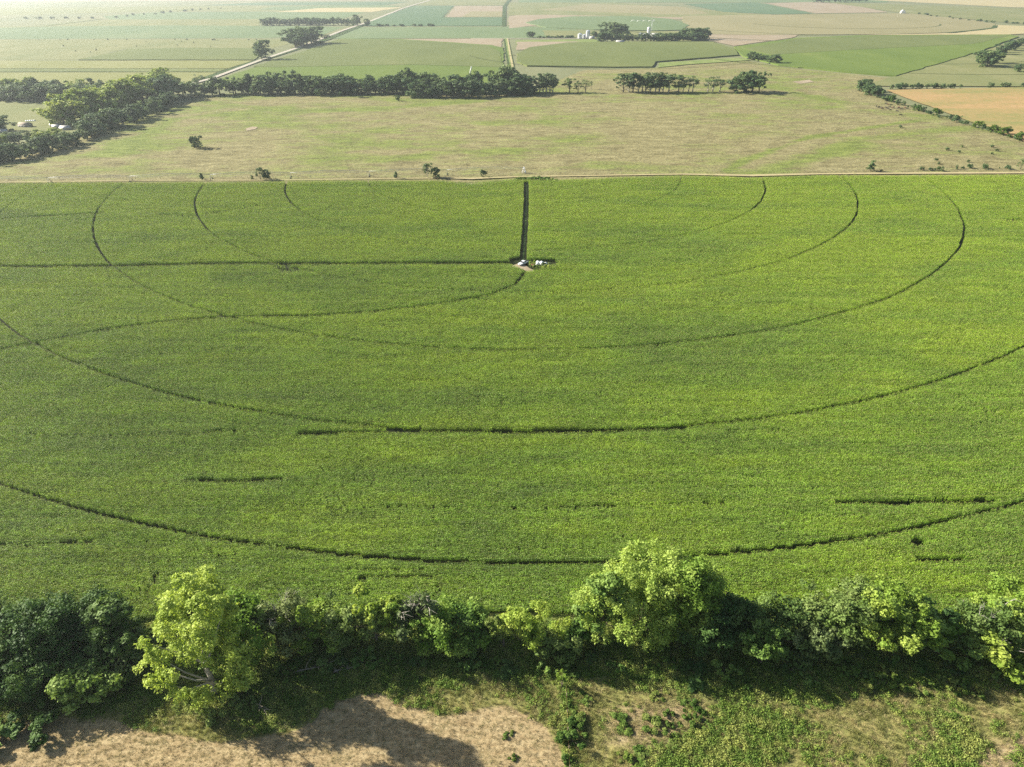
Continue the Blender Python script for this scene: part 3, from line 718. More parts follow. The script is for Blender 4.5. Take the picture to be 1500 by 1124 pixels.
# a low hedge of undergrowth and bushes along the bank
k = 0
adj = ['round','ragged','spreading','low','twiggy','leaning','small','squat']
spots = [(150,1010,40),(185,1000,34),(232,1010,30),(430,985,40),(480,975,36),(530,972,34),(575,968,30),(610,975,30),(690,978,34),(725,975,26),(745,985,26),(800,982,26),(835,985,24),(875,965,30),(905,982,24),
 (985,975,34),(1015,990,26),(1060,985,36),(1090,1005,24),(1160,985,30),(1180,1000,24),(1240,985,34),(1265,992,26),(1310,975,30),(1345,978,24),(1395,985,26),(1455,990,30),(1480,1000,24),(50,1075,60),(8,1090,50)]
marks = ['beside the leaning cottonwood','under the middle of the row','under the largest cottonwood','in the big shadow','under the right part of the row']
for (px, yb, wd) in spots:
    where = 'in the left shade' if px < 240 else 'below the twiggy grey tree' if px < 500 else 'below the twin lime trees' if px < 640 else 'below the drooping lime tree' if px < 790 else 'at the foot of the largest cottonwood' if px < 1030 else 'in the big shadow' if px < 1200 else 'under the right part of the row'
    NT_(px, yb, yb-wd*.62, wd, ('shrub','dark','mid')[k % 3], '%s bush %s, %s across the picture' % (adj[k % 8], where, ['one tenth','a fifth','a third','two fifths','half','three fifths','two thirds','four fifths','nine tenths'][min(8, px*9//1500)]),
        cat='bush', name='bush', base=0.0, dens=.8, group='bushes along the bank', ncl=12, h=max(1.6, wd*.062)); k += 1

# ------------------------------------------------------------ distant trees: shared shapes, one object each
def variant(seed, kind, mat):
    rg = np.random.default_rng(seed)
    if kind == 'round': V, q, cc = crown(rg, 10, 4.9, 4.9, .0, 44, 4200, .34, 1.25); tr = limbs(rg, 10, cc, .3, sides=5, n=6)
    elif kind == 'tall': V, q, cc = crown(rg, 10, 3.7, 3.7, .0, 36, 3400, .32, 1.0, elong=1.3); tr = limbs(rg, 10, cc, .28, sides=5, n=6)
    elif kind == 'open': V, q, cc = crown(rg, 10, 3.6, 3.2, .13, 26, 1700, .28, .85, inner=.15, low=-.8); tr = limbs(rg, 10, cc, .26, sides=5, n=15)
    elif kind == 'sparse': V, q, cc = crown(rg, 10, 3.0, 2.6, .18, 20, 700, .26, .8, inner=.1, low=-.7); tr = limbs(rg, 10, cc, .26, sides=5, n=12)
    elif kind == 'cedar': V, q, cc = crown(rg, 10, 3.6, 3.6, .02, 22, 1100, .5, 1.3, taper=.45); tr = limbs(rg, 10, cc, .25, sides=5, n=4)
    else: V, q, cc = crown(rg, 10, 8.0, 7.0, .0, 26, 1300, .8, 2.4); tr = limbs(rg, 10, cc, .3, sides=5, n=5)
    return mesh('crown', V, q, [LM[mat]]), tr.me('trunk', M['bark_pale' if kind in ('open','sparse') and mat != 'far' else 'bark'])
VC = {}
def far_tree(px, yb, h, kind, mat, label, group, wide=1.0, z=0.0, name='tree', cat='tree', world=None):
    key = (kind, mat, rnd.randrange(3))
    if key not in VC: VC[key] = variant(hash_(key), kind, mat)
    cm, tm = VC[key]; x, y = world or g(px, yb); s = h/10
    e = empty(name, (x, y, z), rnd.random()*6.28, (s*wide, s*wide, s)); tag(e, label, cat, group)
    obj('crown', cm, e); obj('trunk', tm, e); return e
def hash_(k): return sum(ord(ch)*(i+1) for i, ch in enumerate(str(k)))
ORD = ['first','second','third','fourth','fifth','sixth','seventh','eighth','ninth','tenth','eleventh','twelfth','thirteenth','fourteenth','fifteenth','sixteenth','seventeenth','eighteenth','nineteenth','twentieth']
TENS = {2:'twenty',3:'thirty',4:'forty',5:'fifty',6:'sixty'}
def ordn(i):
    if i < 20: return ORD[i]
    t_, u = divmod(i+1, 10)
    return {20:'twentieth',30:'thirtieth',40:'fortieth',50:'fiftieth',60:'sixtieth'}[i+1] if u == 0 else TENS[t_]+'-'+ORD[u-1]
def line_of(pts, n, hs, kinds, where, group, jit=2.0, yj=1.0, wide=(1.15,1.6), name='tree', cat='tree', pz=False):
    """trees along a photographed line: pts in px, n trees, hs=(min,max) metres"""
    pts = np.array(pts, float); L = np.r_[0, np.cumsum(np.hypot(*np.diff(pts, axis=0).T))]
    for i in range(n):
        s = (i+.5)/n*L[-1]; px = np.interp(s, L, pts[:,0]) + rnd.uniform(-jit, jit); py = np.interp(s, L, pts[:,1]) + rnd.uniform(-yj, yj)
        kd, mt = rnd.choice(kinds); h = rnd.uniform(*hs)
        look = {'far':'dark green','fargrey':'greyish green','farlit':'sunlit yellow-green','shrub':'green','dark':'dark','mid':'green'}[mt]
        sz = 'tall' if h > hs[0]+.66*(hs[1]-hs[0]) else 'low' if h < hs[0]+.33*(hs[1]-hs[0]) else 'middling'
        x, y = g(px, py)
        far_tree(px, py, h, kd, mt, '%s %s %s, %s from left %s' % (sz, look, cat, ordn(i), where), group, rnd.uniform(*wide), PZ(x, y)-.2 if pz else 0, name, cat)
RD = [('round','far'),('round','far'),('tall','far'),('round','fargrey'),('tall','fargrey')]
RF = [('round','far'),('tall','far')]
line_of([(-60,142),(80,143),(215,146)], 20, (16,23), [('round','farlit'),('round','fargrey'),('tall','fargrey'),('tall','farlit')], 'in the left wood back row', 'left wood, back row', 4, 1)
line_of([(-60,148),(80,149),(200,150)], 15, (13,19), [('round','far'),('round','fargrey')], 'in the left wood front row', 'left wood, front row', 4, .8)
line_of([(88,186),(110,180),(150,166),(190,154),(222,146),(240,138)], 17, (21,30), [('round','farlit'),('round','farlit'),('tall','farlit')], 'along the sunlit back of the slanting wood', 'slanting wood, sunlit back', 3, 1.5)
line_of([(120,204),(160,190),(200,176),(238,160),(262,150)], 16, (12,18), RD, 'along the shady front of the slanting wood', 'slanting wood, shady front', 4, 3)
line_of([(232,148),(245,143),(255,146)], 4, (22,27), RF, 'in the tall dark clump ending the slanting wood', 'dark clump ending the slanting wood', 3, 1)
line_of([(-30,246),(20,236),(60,226),(110,210),(150,196)], 17, (8,14), RD, 'in the thicket near the left farmyard', 'thicket by the farmyard', 5, 4)
line_of([(-20,222),(20,214),(50,206),(70,212),(90,206)], 8, (8,12), [('round','farlit'),('round','fargrey')], 'among the farmyard trees', 'farmyard trees', 5, 3)
far_tree(4,194,14,'round','far','dark round tree beyond the farmyard, cut by the left edge','farmyard trees',1.1)
far_tree(-14,197,13,'round','far','dark round tree just outside the left edge by the farmyard','farmyard trees',1.1)
line_of([(262,142),(330,139),(420,139),(500,139),(600,138)], 24, (13,21), [('round','far'),('tall','far'),('round','far'),('round','fargrey')], 'in the left half of the middle treeline', 'middle treeline, left half', 4, .6)
line_of([(330,137),(450,137),(600,136.5)], 11, (15,24), RF, 'behind the left half of the middle treeline', 'middle treeline, left half, back', 7, .5)
line_of([(605,142.5),(650,144),(700,143.5),(745,141),(780,138)], 17, (15,21), [('round','fargrey'),('tall','fargrey'),('round','fargrey'),('round','far')], 'in the grey right half of the middle treeline', 'middle treeline, grey right half', 3, .7)
line_of([(590,137),(650,138),(700,137),(775,136)], 8, (20,26), RF, 'behind the grey half of the middle treeline', 'middle treeline, right half, back', 5, .5)
far_tree(594,138,28,'round','far','tallest dark dome-shaped tree of the middle treeline','middle treeline, right half, back',1.0)
far_tree(742,136,30,'round','far','tall dark spreading tree at the foot of the farm lane','middle treeline, right half, back',1.0)
far_tree(433,138,26,'tall','far','tall dark tree standing above the left half of the middle treeline','middle treeline, left half, back',1.1)
line_of([(788,137),(812,137)], 5, (18,22), [('open','fargrey')], 'of the open trees right after the middle treeline', 'open trees after the treeline', 1, .4)
line_of([(829,137),(863,136.5)], 3, (13,18), [('sparse','far'),('open','far')], 'of the three spaced thin trees', 'three spaced thin trees', 1, .3)
line_of([(911,136.5),(982,136)], 11, (19,23), [('open','far'),('open','fargrey')], 'in the standing grove of slim-trunked trees', 'grove of slim-trunked trees', 1.5, .4, name='cottonwood_tree', cat='cottonwood')
line_of([(990,136),(1018,136)], 4, (15,20), [('open','far'),('sparse','fargrey')], 'between the slim grove and the bare grey trees', 'trees after the slim grove', 1, .3)
line_of([(1031,136),(1058,136)], 3, (17,19), [('sparse','fargrey')], 'of the three thin greyish trees', 'thin greyish trees', 1, .2)
line_of([(1076,136),(1114,136)], 5, (17,24), [('open','far'),('round','far')], 'in the last dark clump of the tree row', 'last clump of the tree row', 2, .3)
for px, yb, yt, kd, lb in [(288,219,201,'round','lone round dark tree casting a shadow in the left pasture'),(583,149,141,'round','tiny lone tree below the middle treeline'),
   (296,264,254,'cedar','small dark bush-like tree above the left curved track'),(370,264,257,'cedar','smaller dark juniper left of a leaning pair'),(382,264,246,'open','left tree of the leaning pair at the corn edge'),(391,264,250,'round','right tree of the leaning pair at the corn edge'),
   (580,262,252,'cedar','dark juniper on the fence line, second from the middle pair'),(627,261,240,'open','airy grey tree of the pair at the corn edge'),(638,261,246,'round','dark dense tree of the pair at the corn edge'),
   (708,260,249,'round','round dark bush-tree between pair and pivot'),(1275,252,236,'cedar','narrow dark juniper at the right corn edge'),(1494,250,233,'open','small tree on a thin stem at the right edge'),
   (866,132,120,'sparse','last thin small tree before the wide gap')]:
    x, y = g(px, yb); far_tree(px, yb, max(2.5, height_to(px, yb, yt)), kd, 'fargrey' if 'grey' in lb else 'far', lb, 'lone pasture trees', z=PZ(x, y)-.2, wide=.95)
HB = [('bush','far'),('round','far'),('bush','shrub')]
line_of([(1258,134),(1272,137),(1288,144)], 7, (9,14), RF, 'in the clump heading the slanting hedge', 'clump heading the slanting hedge', 3, 1.5)
line_of([(1295,147),(1330,158),(1370,170),(1410,182),(1450,193),(1500,208),(1560,226)], 34, (2.5,7.5), HB, 'along the slanting hedge', 'slanting hedge', 2, 1, wide=(.7,1.1), cat='bush', name='bush')
line_of([(1302,131),(1340,130),(1380,130),(1408,130)], 14, (4.5,7.5), [('round','far'),('bush','far')], 'in the level hedge above the orange field', 'level hedge above the orange field', 3, .4, wide=(.8,1.1), cat='bush', name='bush')
for i, px in enumerate((1452,1468,1476,1498)): far_tree(px, 128.5, 5.5, 'round', 'far', ['first','second','third','fourth'][i]+' spaced round bush right of the level hedge', 'spaced hedge bushes', 1.2, name='bush', cat='bush')
line_of([(1436,96),(1446,98),(1455,92)], 4, (18,24), RF, 'in the dark clump at upper right', 'dark clump at upper right', 2, 1.5)
far_tree(1490,106,11,'round','far','round dark tree at the upper right edge','upper right trees',1.2)
line_of([(1462,82),(1475,77),(1490,70),(1510,64)], 7, (13,17), RF, 'along the field edge at upper right corner', 'upper right edge trees', 2, 1)
line_of([(1094,86),(1112,90),(1122,90),(1138,95)], 7, (8,13), RF, 'in the small grove between two fields', 'small grove between fields', 2, .4)
far_tree(384,88,30,'round','far','dark round tree beside the gravel road','gravel road trees',1.0)
line_of([(430,70),(438,68),(452,65),(462,62)], 7, (22,33), [('round','far'),('round','fargrey'),('tall','fargrey')], 'in the clump beside the gravel road', 'clump beside the gravel road', 1.5, .6)
far_tree(290,131,17,'sparse','fargrey','thin grey tree where the road meets the treeline','gravel road trees',1.0)
line_of([(384,38),(430,37.5),(527,37)], 25, (15,21), RF, 'in the long far windbreak', 'long far windbreak', 1, .2, name='cedar_tree', cat='cedar')
far_tree(524,38,28,'round','far','taller end tree of the far windbreak','gravel road trees',.9)
far_tree(539,38.5,18,'round','far','small tree across the road from the windbreak','gravel road trees',1.0)
line_of([(880,61.5),(930,61),(985,61),(1036,60.5)], 25, (13,18), [('round','far'),('tall','far')], 'in the farm windbreak', 'farm windbreak', 1.2, .3, name='cedar_tree', cat='cedar')
line_of([(1000,59),(1036,58)], 7, (18,24), [('round','far'),('tall','fargrey')], 'behind the right end of the farm windbreak', 'taller trees behind the windbreak', 2, .3)
line_of([(895,56),(912,55)], 5, (26,33), [('round','fargrey'),('round','far')], 'in the big clump between the two farms', 'big clump between the farms', 2, .4)
line_of([(775,55),(782,55)], 3, (11,15), RF, 'of the small dark clump on the farm road', 'small dark clump on the farm road', 1, .2)
line_of([(790,56),(840,56)], 14, (3,6), HB, 'in the low bushes left of the silver bins', 'low bushes left of the bins', 2, .2, cat='bush', name='bush')
line_of([(868,55.5),(890,55.5)], 6, (8,13), RF, 'between the silver bins and the big clump', 'farmstead trees', 1, .3)
line_of([(1196,4),(1230,3.5),(1272,3.4)], 10, (20,26), RF, 'in the windbreak at the top edge', 'windbreak at the top edge', 2, .15, name='cedar_tree', cat='cedar')
line_of([(545,39),(600,38.8),(640,38.6)], 9, (4,8), [('bush','far')], 'along the teal field edge', 'bushes along the teal field', 5, .1, cat='bush', name='bush')
line_of([(0,59.5),(60,59.3),(200,59),(330,59.3),(440,59)], 14, (2,3.5), [('bush','far')], 'along the far left fence line', 'bushes on the far left fence line', 22, .15, wide=(.6,1.0), cat='bush', name='bush')
line_of([(80,72),(140,76),(185,68),(230,65),(300,66),(330,64)], 13, (2,3.4), [('round','far')], 'dotting the far left pasture', 'bushes dotting the far left pasture', 20, 5, wide=(.7,1.0), cat='bush', name='bush')
line_of([(165,28),(200,23),(232,21),(280,16),(330,13)], 12, (4,9), [('bush','far'),('round','far')], 'on the hazy far creek line', 'trees on the hazy far creek', 5, .3)
line_of([(30,28),(100,28),(150,28)], 6, (5,8), [('bush','far')], 'on the palest far left line', 'bushes on the palest line', 6, .1, cat='bush', name='bush')
line_of([(1336,21),(1350,22),(1385,26),(1430,32),(1480,35),(1520,37)], 16, (4,8), [('bush','far'),('round','far')], 'on the line running right from the white shed', 'bushes right of the white shed', 5, .2, cat='bush', name='bush')
line_of([(1395,249),(1430,249),(1470,249),(1500,248)], 9, (1.5,3.5), [('bush','far'),('cedar','far')], 'in low growth at the right corn edge', 'low growth at the right corn edge', 8, 1, wide=(.6,1), cat='bush', name='bush', pz=True)
line_of([(1350,251),(1378,251.5)], 5, (1.6,3.2), [('bush','far')], 'low above the outer curved track', 'low growth above outer track', 4, .6, wide=(.6,1), cat='bush', name='bush', pz=True)
for i, (px, py) in enumerate(sorted([(1404,225.6),(1408,218),(1452,217),(1459,223.4),(1452,228),(1417.6,240),(1371,238),(1374,243),(1290,253),(1318,188),(1386,222)])):
    x, y = g(px, py); far_tree(px, py, rnd.uniform(1.2,2.2), 'bush', 'far', ordn(i)+' tiny dark scrub tuft from a left-to-right list in the right pasture' if False else 'tiny dark scrub tuft of the right pasture, %s from its left' % ordn(i), 'scrub tufts in the right pasture', .8, PZ(x, y), 'bush', 'bush')

# ------------------------------------------------------------ foreground meadow and bank
mown = [tuple(p) for p in gp([(-300,1066),(0,1063),(60,1056),(150,1052),(185,1056),(240,1078),(330,1084),(390,1078),(440,1065),(500,1022),(560,1018),(640,1046),(690,1040),(735,1036),(775,1046),(803,1064),(822,1095),(832,1124),(834,1260),(-300,1260)])]
brown = [tuple(p) for p in gp([(885,1040),(940,1025),(990,1020),(1040,1030),(1050,1060),(1010,1080),(980,1100),(920,1105),(880,1085)])]
weedR = [tuple(p) for p in gp([(1000,1075),(1060,1040),(1100,1035),(1160,1045),(1190,1080),(1110,1124),(1080,1240),(900,1240),(950,1110)])]
weedR2 = [tuple(p) for p in gp([(1385,1045),(1410,1060),(1440,1090),(1420,1160),(1400,1240),(1320,1240),(1350,1124),(1380,1080)])]
tanR = [tuple(p) for p in gp([(1430,1090),(1480,1080),(1800,1070),(1800,1240),(1440,1240),(1425,1124)])]
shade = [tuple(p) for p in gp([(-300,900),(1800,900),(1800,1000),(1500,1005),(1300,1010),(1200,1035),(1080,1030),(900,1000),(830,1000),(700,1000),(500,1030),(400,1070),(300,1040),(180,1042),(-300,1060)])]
fence_l = [tuple(p) for p in gp([(829,1000),(830,1040),(834,1124),(838,1240)])]
X, Y, Q = grid(-170, 170, 40, 108, .5)
wx = X + 2.5*(fbm(X, Y, 6)-.5); wy = Y + 2.5*(fbm(X+40, Y+9, 6)-.5)
s_ = lambda poly, w: smooth(sdpoly(wx, wy, poly), w)
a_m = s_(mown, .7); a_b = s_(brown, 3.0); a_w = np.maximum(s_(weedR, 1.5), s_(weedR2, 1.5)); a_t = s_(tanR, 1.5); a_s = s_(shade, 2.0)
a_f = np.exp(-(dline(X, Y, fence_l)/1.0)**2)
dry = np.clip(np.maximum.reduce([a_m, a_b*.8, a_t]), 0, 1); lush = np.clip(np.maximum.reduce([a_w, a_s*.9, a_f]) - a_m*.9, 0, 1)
t = NT('meadow'); n1 = t.noise(1/5, t.pos((.8,1,1), .3), 5, .65, .6); n2 = t.noise(1.8, t.pos(), 4, .7); n3 = t.noise(.8, t.pos((.35,1.6,1), .45), 5, .7, .8)
straw = t.ramp(t.math('ADD', t.math('MULTIPLY', n3, .72), t.math('MULTIPLY', n2, .28)), [(.30, (.19,.14,.075)), (.45, (.27,.205,.11)), (.58, (.345,.275,.155)), (.72, (.42,.35,.205))])
rough = t.ramp(t.math('ADD', t.math('MULTIPLY', n1, .6), t.math('MULTIPLY', n2, .4)), [(.36, (.11,.12,.035)), (.48, (.19,.19,.065)), (.58, (.27,.24,.095)), (.7, (.34,.28,.13))])
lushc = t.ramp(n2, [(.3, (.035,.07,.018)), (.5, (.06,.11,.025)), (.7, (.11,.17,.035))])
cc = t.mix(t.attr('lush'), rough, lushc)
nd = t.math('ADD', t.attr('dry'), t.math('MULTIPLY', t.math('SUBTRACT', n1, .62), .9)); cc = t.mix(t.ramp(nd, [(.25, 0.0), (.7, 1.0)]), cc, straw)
M['meadow'] = t.fin(t.bsdf(cc, .95, t.bump(t.math('ADD', n2, n3), .16, .8), .05))
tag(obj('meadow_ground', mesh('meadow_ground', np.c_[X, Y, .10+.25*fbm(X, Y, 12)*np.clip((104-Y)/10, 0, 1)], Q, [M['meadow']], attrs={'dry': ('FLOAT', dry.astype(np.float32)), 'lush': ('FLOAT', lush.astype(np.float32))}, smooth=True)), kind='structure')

def tuft(rg, n, h, spread, width, mat, leafy=False, flop=.3):
    if leafy:
        c_ = rg.normal(size=(n,3))*np.array([spread, spread, h*.25]); c_[:,2] = np.abs(c_[:,2])+h*.45*rg.random(n)+.05
        nr = c_*np.array([1,1,.2])+np.array([0,0,.5])+rg.normal(size=(n,3))*.3
        V, q = cards(c_, nr, width*rg.uniform(.6,1.3,n), rg, .65)
    else:
        base = np.c_[rg.normal(size=(n,2))*spread, np.zeros(n)]
        V, q = leaf_strips(base, rg.random(n)*6.28, h*rg.uniform(.6,1.2,n), np.full(n, width), rg.uniform(.9,1.5,n), rg.uniform(.0,flop,n), 2)
    return bpy.data.objects.new('k', mesh('k', V, q, [mat]))
LM['weed'] = leafmat('weed_leaves', (.085,.15,.027), (.17,.25,.045), (.25,.29,.075), .3, 3)
LM['weed2'] = leafmat('olive_weeds', (.14,.16,.05), (.24,.25,.08), (.28,.25,.12), .25, 3)
LM['straw'] = leafmat('straw_blades', (.26,.21,.12), (.40,.34,.20), (.34,.31,.16), .15, 4)
LM['rough'] = leafmat('rough_grass_blades', (.15,.17,.05), (.28,.28,.10), (.36,.31,.15), .25, 4)
rg = np.random.default_rng(21)
def meadow_points(n, wfun):
    x = rg.uniform(-110, 110, n); y = rg.uniform(66, 106, n); ok = np.abs(x) < np.hypot(y, H)*.76+4; x, y = x[ok], y[ok]
    wx = x + 2.5*(fbm(x, y, 6)-.5); wy = y + 2.5*(fbm(x+40, y+9, 6)-.5); w_ = wfun(wx, wy, x, y); k = rg.random(len(x)) < w_; return x[k], y[k]
def put(name, protos, x, y, s0, s1, label, cat):
    n = len(x); s = rg.uniform(s0, s1, n); z = .08+.25*fbm(x, y, 12)*np.clip((104-y)/10, 0, 1)
    scatter(name, protos, np.c_[x, y, z], rg.integers(0, len(protos), n), np.c_[np.zeros(n), np.zeros(n), rg.random(n)*6.28], np.c_[s, s, s*rg.uniform(.8,1.2,n)], label, cat)
md = lambda poly, x, y, w: smooth(sdpoly(x, y, poly), w)
x, y = meadow_points(60000, lambda a, b, x, y: np.clip(np.maximum.reduce([md(weedR,a,b,2), md(weedR2,a,b,2), md(shade,a,b,2)*.6, np.exp(-(dline(x,y,fence_l)/1.1)**2), .22*(fbm(x,y,7) > .55)])*(1-md(mown,a,b,.8))*(1-.8*md(brown,a,b,2)), 0, 1)*(.5+fbm(x,y,4)))
put('green_weeds', [tuft(rg, 46, .75, .28, .13, LM['weed'], True) for i in range(8)], x, y, .5, 1.25, 'lush leafy green weeds covering bank and meadow', 'weeds')
x, y = meadow_points(70000, lambda a, b, x, y: np.clip((1-md(mown,a,b,.8))*(1-md(shade,a,b,2)*.7)*(1-md(brown,a,b,2)*.6)*(1-md(tanR,a,b,2)*.8), 0, 1)*(.3+.9*fbm(x,y,3)))
put('rough_grass', [tuft(rg, 26, .7, .16, .028, LM['rough'], False, .5) for i in range(6)] + [tuft(rg, 22, .6, .2, .08, LM['weed2'], True) for i in range(3)], x, y, .6, 1.2, 'rough olive and tan meadow grass', 'grass')
x, y = meadow_points(60000, lambda a, b, x, y: np.clip(np.maximum(md(mown,a,b,.8)*.8, np.maximum(md(brown,a,b,2), md(tanR,a,b,1))), 0, 1))
put('dry_grass', [tuft(rg, 22, .34, .17, .03, LM['straw'], False, .8) for i in range(6)], x, y, .5, 1.2, 'short straw-coloured mown grass', 'grass')
# single shrubs in the brown patch, each with its shadow
for i, (px, py, hh_) in enumerate([(914,1058,1.3),(958,1062,1.6),(985,1058,1.2),(915,1075,1.0),(1005,1032,1.2),(955,1025,1.0),(1020,1045,1.3),(1018,1064,1.4),(838,1090,2.2),(836,1052,1.5),(835,1068,1.3),(920,1116,1.4),(860,1025,1.0),(742,1078,.8),(752,1112,.8),(942,1112,1.1)]):
    w_ = 'beside the fence line' if px < 850 and px > 800 else 'on the mown grass' if px < 800 else 'on the brown patch'
    NT_(px, py, 0, hh_*9, 'weed' if i % 2 else 'shrub', '%s weedy bush %s, %s of the meadow bushes' % (['pale','dark'][i % 2 == 0], w_, ordn(i)), cat='bush', name='bush', base=0.0, dens=2.2, leaf=.17, group='small bushes of the meadow', ncl=9, h=hh_, dpt=1.0)
# saplings
NT_(823,1008,985,14,'lime','slender pale sapling standing alone where the fence meets the bank', leaf=.2, dens=1.5, ncl=9, base=.35, group='saplings')
for i, (px, py, w_) in enumerate([(1272,1008,18),(1292,1003,22),(1308,1000,20),(1408,1012,20),(1425,1016,16),(1345,1012,18),(1385,1002,16)]):
    NT_(px, py, 0, w_, 'weed', 'bright leafy clump at the sunny edge of the shade, %s from the left' % ordn(i), cat='bush', name='bush', leaf=.24, dens=1.3, ncl=10, base=0, group='clumps at the edge of shade', h=w_*.09)

# foreground wire fence
fe = empty('wire_fence', (fence_l[0][0], fence_l[0][1], 0)); tag(fe, 'old wire fence with weathered posts running to the bottom edge', 'fence')
W = np.array(fence_l); L = np.r_[0, np.cumsum(np.hypot(*np.diff(W, axis=0).T))]; pp = []
for i in range(9):
    s = i*3.6; x = np.interp(s, L, W[:,0])-fe.location.x; y = np.interp(s, L, W[:,1])-fe.location.y; mb = MB(); mb.tube([(0,0,-.2),(.03,.02,.8),(.05,.02,1.45)], [.08,.075,.07], 6)
    part('post', mb, M['wood'], fe, (x, y, .2)); pp.append((x, y))
for z in (.6, 1.0, 1.35):
    mb = MB(); mb.tube([(a, b, z+.2) for a, b in pp], .006, 4); part('wire', mb, M['rust'], fe)
# bleached dead logs
for i, (px, py, az, ln, lb) in enumerate([(368,1030,-.5,4.0,'bleached forked log beside the leaning cottonwood'),(430,988,.2,5.0,'heap-like fallen grey tree under the twiggy grey tree'),(340,1012,1.2,4.0,'broken pale stump leaning at the foot of the cottonwood'),(488,985,.1,3.2,'grey fallen branch on the dark bank')]):
    x, y = g(px, py); mb = MB(); rg2 = np.random.default_rng(i); d = np.array([math.cos(az), math.sin(az), .12 if i != 2 else .9])
    pts_ = [np.array([0,0,.4])+d*ln*t_+rg2.normal(0,.12,3) for t_ in (0,.25,.5,.75,1)]; mb.tube(pts_, [.26,.22,.18,.12,.05], 7)
    for k in range(9):
        b = pts_[1+k % 4]; e = b+(d+rg2.normal(size=3)*.9)*ln*.28; e[2] = max(.3, e[2]); mb.tube([b, (b+e)/2+rg2.normal(0,.1,3), e], [.12,.08,.03], 4, cap=False)
    tag(obj('dead_log', mb.me('dead_log', M['wood']), loc=(x, y, 0)), lb, 'log', 'bleached dead wood')

# ------------------------------------------------------------ pickup, tanks, irrigation
def pickup(px, py, rz):
    x, y = g(px, py); e = empty('pickup_truck', (x, y, .1), rz); tag(e, 'silver-white pickup truck parked where the corn lanes meet', 'truck')
    import bmesh
    def hull(name, prof, w_, mat, taper=0.0):
        mb = MB(); n = len(prof); V = []
        for s_, in ((-1,),(1,)):
            for (a, b) in prof: V.append((a, s_*(w_/2 - taper*max(0, b-1.05)), b))
        q = []; 
        for i in range(n): q.append((i, (i+1) % n, n+(i+1) % n, n+i))
        me = bpy.data.meshes.new(name); bm = bmesh.new(); vs = [bm.verts.new(v) for v in V]
        for a in q: bm.faces.new([vs[i] for i in a])
        bm.faces.new([vs[i] for i in range(n)]); bm.faces.new([vs[n+i] for i in reversed(range(n))])
        bmesh.ops.bevel(bm, geom=bm.edges[:], offset=.035, segments=2, affect='EDGES', clamp_overlap=True); bmesh.ops.recalc_face_normals(bm, faces=bm.faces)
        bm.to_mesh(me); bm.free(); me.materials.append(mat); return obj(name, me, e)
    hull('body', [(-2.9,.45),(2.85,.45),(2.9,.75),(2.85,1.05),(1.35,1.16),(-.75,1.14),(-2.9,1.14)], 1.95, M['carpaint'])
    hull('cab', [(1.35,1.12),(.62,1.78),(-.55,1.84),(-.95,1.12)], 1.86, M['carpaint'], .25)
    mb = MB(); mb.add([(1.33,-.8,1.19),(1.33,.8,1.19),(.70,.64,1.76),(.70,-.64,1.76)], [(0,1,2,3)]); o = part('windshield', mb, M['glass'], e, (.03,0,.02))
    for s_ in (-1, 1):
        mb = MB(); mb.add([(1.1,s_*.955,1.2),(-.8,s_*.955,1.2),(-.52,s_*.80,1.74),(.6,s_*.80,1.72)], [(0,1,2,3)]); part('side_window', mb, M['glass'], e)
        mb = MB(); mb.box((2.87, s_*.72, .85), (.12,.34,.18)); part('headlight', mb, M['lamp'], e)
        mb = MB(); mb.box((1.0, s_*1.08, 1.22), (.12,.2,.18)); part('mirror', mb, M['black_plastic'], e)
    mb = MB(); mb.add([(-.92,-.8,1.2),(-.92,.8,1.2),(-.62,.64,1.72),(-.62,-.64,1.72)], [(0,1,2,3)]); part('rear_window', mb, M['glass'], e, (-.03,0,.02))
    mb = MB(); mb.box((2.9,0,.85), (.1,.95,.26)); part('grille', mb, M['black_plastic'], e)
    mb = MB(); mb.box((2.98,0,.56), (.16,1.9,.2)); part('bumper', mb, M['galv'], e)
    mb = MB(); mb.box((-1.95,0,1.15), (1.7,1.6,.05)); part('cargo_bed', mb, M['black_plastic'], e)
    for a in (1.85, -1.85):
        for s_ in (-1, 1):
            mb = MB(); mb.tube([(a, s_*.74, .4), (a, s_*1.0, .4)], .4, 16); wv = part('wheel', mb, M['rubber'], e)
            mb = MB(); mb.tube([(a, s_*.98, .4), (a, s_*1.015, .4)], .22, 12); part('rim', mb, M['galv'], wv)
pickup(766.5, 387.5, R(228))
for i, (px, py, r_, h_, lb) in enumerate([(788,388,.95,1.9,'left white poly tank beside the parked pickup'),(793.5,389,.9,2.1,'middle white poly tank, tallest of three'),(799,389.5,.9,1.7,'right white poly tank half sunk in weeds')]):
    x, y = g(px, py); e = empty('water_tank', (x, y, .05)); tag(e, lb, 'tank', 'white tanks by the pickup')
    mb = MB(); mb.lathe([(0,0),(r_,0),(r_,h_*.12),(r_*1.02,h_*.14),(r_,h_*.16),(r_,h_*.5),(r_*1.02,h_*.52),(r_,h_*.54),(r_,h_*.78),(r_*.86,h_*.88),(r_*.45,h_*.97),(.2,h_)]); part('body', mb, M['tarp'], e, smooth=True)
    mb = MB(); mb.lathe([(.26,h_*.97),(.28,h_*1.03),(0,h_*1.04)], n=12); part('lid', mb, M['tarp'], e)
x, y = g(781, 391); e = empty('irrigation_pump', (x, y, .05)); tag(e, 'rusty engine pump with upright pipe between pickup and tanks', 'pump')
mb = MB(); mb.box((0,0,.7), (2.0,1.0,.9), top=(1.7,.8)); part('engine', mb, M['rust'], e); mb = MB(); mb.box((0,0,.15), (2.6,1.2,.16)); part('skid', mb, M['galv_dull'], e)
